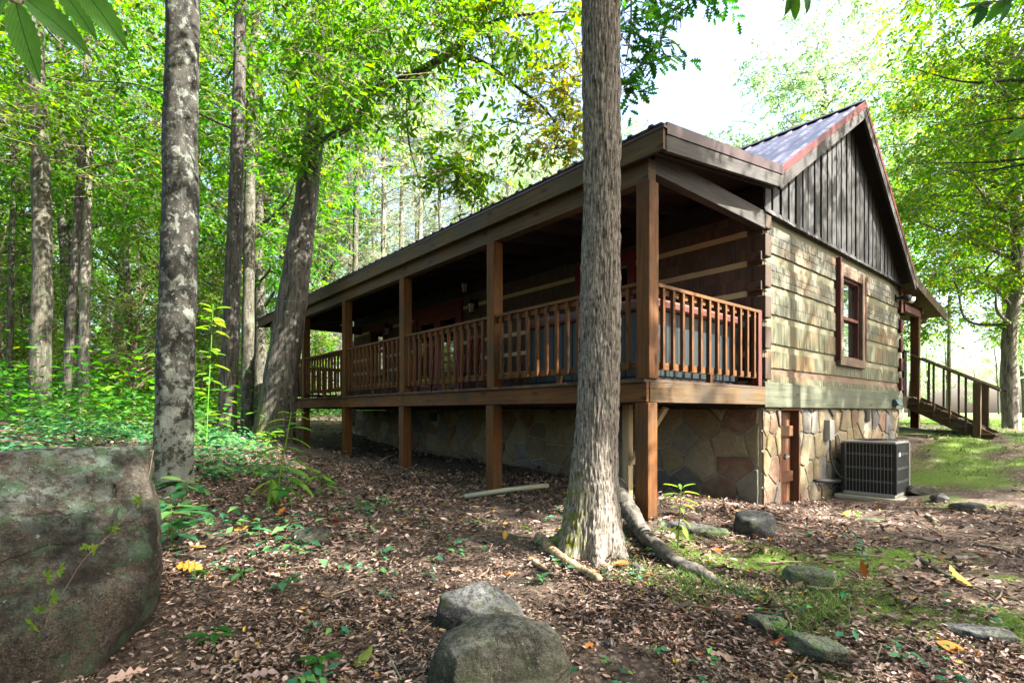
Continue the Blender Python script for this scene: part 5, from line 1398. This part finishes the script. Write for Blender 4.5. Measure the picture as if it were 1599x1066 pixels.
LITTER2 = m_leaf("coloured_fallen_leaf", [(0, (.16, .035, .012)), (.2, (.30, .11, .02)), (.4, (.40, .25, .03)), (.55, (.20, .14, .12)), (.75, (.26, .19, .18)), (.9, (.10, .055, .05)), (1, (.16, .17, .05))], .15, tint=0.0, tr_boost=1.0)
V, F, UV = join([litter(420, 1.5, 5.5, .10, 14, T_FINE), litter(260, 1.5, 6, .11, 15, T_OAK)])
tag(np_obj("fallen_leaves", V, F, LITTER2), "larger orange, yellow and mauve leaves dropped over the brown litter", "fallen leaves", kind='stuff')
# twigs
gg = np.random.default_rng(12); parts = []
for k in range(420):
    r_ = math.sqrt(gg.uniform(2, 80)); a = gg.uniform(R(-45), R(48)); x, y = r_ * math.sin(a), r_ * math.cos(a); v_, u_ = inv(x, y)
    if v_ > 2.3 and 0 < u_ < 12.3: continue
    b = gg.uniform(0, 6.28); L = gg.uniform(.08, .5); c = gg.normal() * .4
    P = [(x + math.cos(b + c * t) * L * t, y + math.sin(b + c * t) * L * t) for t in (0, .35, .7, 1)]
    parts.append(tube([(p[0], p[1], g1(*p) + .02) for p in P], np.linspace(.006, .002, 4) * gg.uniform(.6, 1.5), 5))
V, F, UV = join(parts); tag(np_obj("twigs", V, F, TWIG, None, uv=UV), "thin broken twigs strewn over the forest floor", "twigs", kind='stuff')
# individual sticks and exposed roots
def stick(name, label, pl, r0, r1, mat, lift=.02, cat="branch"):
    P = [np.array(gp(a, b, lift)) for a, b in pl]; B = P[0].copy(); P = spline([p - B for p in P], 40)
    def d(V, an, ln, r_): return (fbm(V * 14, 3, 3) - .5) * r0 * .7
    V, F, UV = tube(P, np.linspace(r0, r1, 40), 14, d); o = np_obj(name, V, F, mat, None, uv=UV, smooth=True); o.location = tuple(B); return tag(o, label, cat)
W_STICK = m_bark("bark_stripped", (.07, .045, .025), (.26, .19, .115), sc=(30, 30, 30), bump=.5)
stick("fallen_branch", "pale stripped branch lying against the foot of the furrowed trunk", [(842, 846), (862, 866), (884, 884), (908, 898), (936, 912)], .045, .022, W_STICK, .04)
stick("fallen_branch", "short broken pale branch left of the stripped branch", [(832, 880), (848, 890), (866, 902)], .022, .012, W_STICK, .02)
for k, (pl, r_) in enumerate([([(1290, 822), (1320, 826), (1350, 845), (1375, 860)], .02), ([(1410, 838), (1440, 842), (1475, 850)], .018), ([(1500, 826), (1540, 820), (1580, 822)], .02), ([(1445, 805), (1458, 815), (1462, 826)], .03), ([(1490, 872), (1520, 870), (1545, 866)], .018), ([(1430, 870), (1480, 900), (1540, 925), (1590, 938)], .02), ([(1520, 850), (1560, 858), (1599, 872)], .022)]):
    stick("surface_root", ("crooked root surfacing in front of the slab", "thin root crossing the bare path", "pale root at the right edge above the path", "stubby curved root beyond the slab", "short smooth root in the middle of the path", "long thin root running down the path to the right", "dark root leaving the right edge")[k], pl, r_, r_ * .5, BARK_ROOT, .005, "root")
stick("fallen_branch", "grey twig standing in moss near the long mossy rock", [(1226, 968), (1234, 985), (1232, 1005)], .006, .004, TWIG, .04)
stick("fallen_branch", "pale straight stick in dark litter left of the boulders", [(602, 1020), (615, 1045), (626, 1064)], .006, .004, PVC, .02)
stick("fallen_branch", "thin dark branch on the moss patch", [(1260, 923), (1290, 926), (1320, 924)], .01, .006, TWIG, .03)

# single plants: stem + leaves
def plant(name, label, px_, py_, hgt, lv, mat, lean=(0, 0), tmpl=T_FINE, stemr=.006, ratio=.4, seed=1, cat="plant", base=None):
    x, y, z = gp(px_, py_) if base is None else base; gg = np.random.default_rng(seed)
    t = thing(name, label, cat, (x, y, z)); P = spline([(0, 0, -.02), (lean[0] * .3, lean[1] * .3, hgt * .35), (lean[0] * .7, lean[1] * .7, hgt * .7), (lean[0], lean[1], hgt)], 30)
    parts = [tube(P, np.linspace(stemr, stemr * .35, 30), 7)]
    O = []; D = []; N = []; L = []
    for (h, az, ln, el) in lv:
        s = P[int(min(.99, h) * 29)]; a = R(az); d = np.array([math.cos(a), math.sin(a), math.sin(R(el))]); pet = .18 * ln
        parts.append(tube([s, s + d * pet * .5, s + d * pet], [.002, .0018, .0015], 5)); O.append(s + d * pet); D.append(d); N.append(np.array([-math.cos(a) * math.sin(R(el)), -math.sin(a) * math.sin(R(el)), 1.0]) + gg.normal(size=3) * .15); L.append(ln)
    V, F, UV = join(parts); np_obj("stem", V, F, LEAF_WEED, t, uv=UV)
    L = np.array(L); V, F = leaves(np.array(O), np.array(D), np.array(N), L, L * ratio, tmpl); np_obj("foliage", V, F, mat, t)
    return t
sg = np.random.default_rng(2)
plant("seedling", "knee high green seedling in front of the corner post", 1058, 858, .50, [(1, 20, .12, 20), (1, 160, .12, 20), (.97, 250, .09, 10), (.95, 80, .08, 40), (.9, 0, .13, 0), (.88, 185, .12, 5), (.8, 170, .15, -5), (.82, 330, .13, -10), (.72, 10, .12, -15), (.68, 200, .08, 0), (.66, 270, .09, -20), (.5, 340, .10, -40), (.42, 300, .11, -55), (.4, 190, .09, -60), (.36, 320, .1, -70), (.3, 240, .05, -30)], LEAF_WEED, lean=(.03, .0), ratio=.36)
pw = plant("pokeweed", "tall leggy weed with long drooping leaves and a wilted clump", 430, 790, .95, [(.99, 150, .16, 20), (1, 60, .14, 20), (.95, 10, .18, 5), (.92, 190, .20, 5), (.85, 170, .24, 0), (.82, 350, .22, 10), (.75, 180, .24, 0), (.7, 5, .22, -10), (.62, 185, .27, -5), (.6, 355, .15, 0), (.55, 200, .2, 5), (.5, 10, .28, -15), (.42, 175, .28, -10), (.38, 345, .3, -5), (.33, 355, .34, -18), (.3, 190, .26, -15), (.26, 180, .2, -20), (.24, 0, .25, -15)], LEAF_WEED, lean=(.16, 0), tmpl=T_LANCE, stemr=.012, ratio=.28)
O = np.array([[-.015 + sg.normal() * .012, -.03 + sg.normal() * .012, .28] for k in range(7)]); D = np.array([[sg.normal() * .18, sg.normal() * .18, -1] for k in range(7)]); N = unit(sg, 7)
V, F = leaves(O, D, N, np.full(7, .27), np.full(7, .075), T_LANCE); np_obj("wilted_leaf", V, F, LEAF_WEED, pw)
def rosette(nl, hgt, ln, seed):
    s = np.random.default_rng(seed); return [(s.uniform(.35, 1), s.uniform(0, 360), ln * s.uniform(.7, 1.25), s.uniform(-15, 25)) for k in range(nl)]
plant("broadleaf_plant", "leafy broad leaved plant growing against the big boulder", 268, 862, .36, rosette(24, .3, .22, 3), LEAF_TEAL, ratio=.48, seed=3)
plant("broadleaf_plant", "second broad leaved clump just above the boulder plant", 290, 800, .30, rosette(18, .3, .20, 4), LEAF_TEAL, ratio=.46, seed=4)
for k, (px_, py_, h_, n, l_, lab) in enumerate([(345, 735, .5, 16, .15, "leafy seedling at the foot of the lichen patched trunk"), (455, 800, .28, 14, .14, "low seedling right of the tall weed"), (500, 775, .3, 12, .15, "spreading seedling between weed and porch posts"), (405, 845, .16, 9, .10, "short seedling below the tall weed"), (335, 1010, .10, 8, .10, "ragged green seedling beside the boulder foot"), (225, 925, .12, 7, .10, "small seedling touching the boulder edge"), (440, 930, .1, 8, .09, "tiny seedling in the open litter left of center"), (500, 1050, .08, 7, .10, "seedling at the bottom edge left of the boulders"), (815, 838, .10, 5, .09, "tiny seedling left of the furrowed trunk"), (840, 912, .06, 8, .07, "tuft of small leaves in front of the trunk"), (1225, 1000, .08, 6, .06, "tiny seedling by the long mossy rock"), (1335, 810, .08, 8, .06, "little green sprig before the air conditioner"), (378, 905, .07, 7, .1, "flat seedling in shade beyond the boulder"), (300, 905, .08, 6, .09, "flat seedling close to the boulder corner"), (420, 720, .45, 14, .15, "shrubby seedling in front of the leaning tree"), (320, 690, .5, 16, .16, "seedling between lichen patched and brown trunks"), (565, 800, .12, 8, .08, "small seedling in the sunlit leaf litter"), (655, 735, .08, 5, .07, "tiny seedling under the porch edge"), (1450, 715, .07, 7, .06, "weed clump on the mossy lawn slope"), (1310, 905, .08, 6, .07, "sprig on the moss patch")]):
    plant("seedling", lab, px_, py_, h_, rosette(n, h_, l_, 50 + k), (LEAF_TEAL, LEAF_HERB, LEAF_WEED)[k % 3], ratio=.45, seed=60 + k, stemr=.004)
# sapling sprays by the mottled trunk
plant("sapling", "slim sapling with large bright leaves right of the lichen patched trunk", 322, 700, 2.2, rosette(34, 2, .2, 77), LEAF_WEED, lean=(.05, .1), ratio=.42, seed=77, stemr=.01, cat="sapling")

# creeper on the boulder
cr_ = thing("creeper_vine", "thin creeper with starry leaves climbing the big boulder face", "vine", (-1.72, 2.33, -.5))
vp = [(-1.70, 2.50, -.18), (-1.69, 2.42, -.36), (-1.76, 2.33, -.52), (-1.86, 2.29, -.64), (-1.93, 2.28, -.76), (-2.0, 2.27, -.88), (-2.03, 2.28, -1.05)]
ob3 = np.array((-1.72, 2.33, -.5)); P = spline([np.array(p) - ob3 for p in vp], 40); V, F, UV = tube(P, .0016, 5); np_obj("stem", V, F, TWIG, cr_, uv=UV)
O = []; D = []; N = []; L = []
for k in range(9, 39, 3):
    s = P[k] + np.array([sg.normal() * .04, -.025, sg.normal() * .02]); c0 = sg.uniform(0, 6.28)
    for q_ in range(5):
        a = c0 + (q_ - 2) * .75; O.append(s); D.append((math.cos(a), -.25, math.sin(a))); N.append((sg.normal() * .2, -1, .3)); L.append(.036 * sg.uniform(.7, 1.2))
L = np.array(L); V, F = leaves(np.array(O), np.array(D), np.array(N), L, L * .42, T_FINE); np_obj("foliage", V, F, LEAF_WEED, cr_)

# near leaf sprigs dipping into the frame
def sprig(label, base, lv, mat, ratio=.36):
    t = thing("leaf_sprig", label, "branch", tuple(base)); b = np.array(base); P = spline([np.array(p) - b for p in [base] + [l[0] for l in lv]], 24)
    V, F, UV = tube(P, np.linspace(.006, .002, 24), 6); np_obj("twig", V, F, TWIG, t, uv=UV)
    O = np.array([np.array(l[0]) - b for l in lv]); D = np.array([l[1] for l in lv], float); N = np.array([l[2] for l in lv], float); L = np.array([l[3] for l in lv])
    V, F = leaves(O, D, N, L, L * ratio, T_NEAR); np_obj("foliage", V, F, mat, t, uv=np.tile(T_NEAR[0][:, :2], (len(O), 1)), smooth=False)
def m_vein():
    q = NT("near_leaf"); sx = q.n('ShaderNodeSeparateXYZ', {0: q.coord('UV')}); t_, s_ = sx.outputs[0], q.math('ABSOLUTE', sx.outputs[1])
    rib = q.mr(s_, .012, .03, 1, 0)
    ph = q.math('FRACT', q.math('SUBTRACT', q.math('MULTIPLY', t_, 11), q.math('MULTIPLY', s_, 9)))
    vein = q.math('MAXIMUM', rib, q.mr(q.math('ABSOLUTE', q.math('SUBTRACT', ph, .5)), .04, .10, .6, 0))
    c = q.mix(q.mr(q.noise(q.coord('UV'), 6, 4), .3, .7), (.05, .17, .016), (.10, .26, .03))
    c = q.mix(q.mr(q.noise(q.coord('Object'), 30, 3), .66, .72, 0, .7), c, (.16, .13, .03))
    c = q.mix(vein, c, (.03, .10, .012))
    d = q.bsdf(c, .45, q.bump(vein, -.4, .003)); t2 = q.n('ShaderNodeBsdfTranslucent', {'Color': q.mix(vein, q.mix(.5, c, (.2, .42, .03)), (.04, .12, .01))}).outputs[0]
    x = q.n('ShaderNodeMixShader', {0: .6}); q.set(x.inputs[1], d); q.set(x.inputs[2], t2); return q.done(x.outputs[0])
LEAF_NEAR = m_vein()
def W(px_, py_, Y): return (at(px_, Y), Y, (643 - py_) / 823 * Y)
sprig("large pale underside leaves drooping into the top left corner", W(-60, -40, 1.3), [(W(-10, -20, 1.3), (-.3, .1, -.5), (.2, -1, .3), .12), (W(25, 5, 1.28), (.25, -.05, -1), (.3, -1, .3), .17), (W(40, 0, 1.3), (.9, 0, -.6), (.1, -1, .6), .17), (W(90, -25, 1.35), (.45, 0, -.6), (.1, -1, .5), .14), (W(120, -30, 1.3), (.75, 0, -.95), (0, -1, .5), .17), (W(60, -30, 1.5), (.3, 0, -1), (.3, -1, .2), .12), (W(20, -30, 1.4), (-.6, 0, -.7), (.3, -1, .3), .13)], LEAF_NEAR)
sprig("three dark leaves hanging at the top edge right of the trunk", W(1250, -60, 2.2), [(W(1235, -12, 2.2), (-.1, 0, -1), (.4, -1, .2), .085), (W(1240, -8, 2.2), (.2, .1, -1), (-.2, -1, .1), .09), (W(1258, -12, 2.25), (.25, 0, -1), (.2, -1, .2), .08), (W(1245, -20, 2.2), (-.8, 0, -.6), (0, -1, .4), .07)], LEAF_DEEP, .45)
sprig("green leaves poking in at the upper right edge", W(1650, 180, 2.0), [(W(1612, 195, 2.0), (-1, 0, -.55), (0, -1, .5), .10), (W(1618, 205, 2.0), (-.5, 0, -.9), (.3, -1, .3), .09), (W(1625, 190, 2.0), (-.9, 0, .2), (0, -1, .6), .07)], LEAF_NEAR, .4)
sprig("dark leaf spray hanging in the top right corner", W(1610, -30, 3.0), [(W(1590, -10, 3.0), (-.9, 0, -.5), (0, -1, .5), .14), (W(1570, 0, 3), (-.7, 0, -.8), (.2, -1, .4), .14), (W(1550, 4, 3), (-.9, 0, -.3), (0, -1, .6), .13), (W(1540, 10, 3), (-.5, 0, -.9), (0, -1, .3), .12), (W(1530, 8, 3), (-1, 0, .1), (0, -1, .5), .10), (W(1575, -5, 3), (-.1, 0, -1), (.3, -1, .2), .13)], LEAF_DEEP, .42)
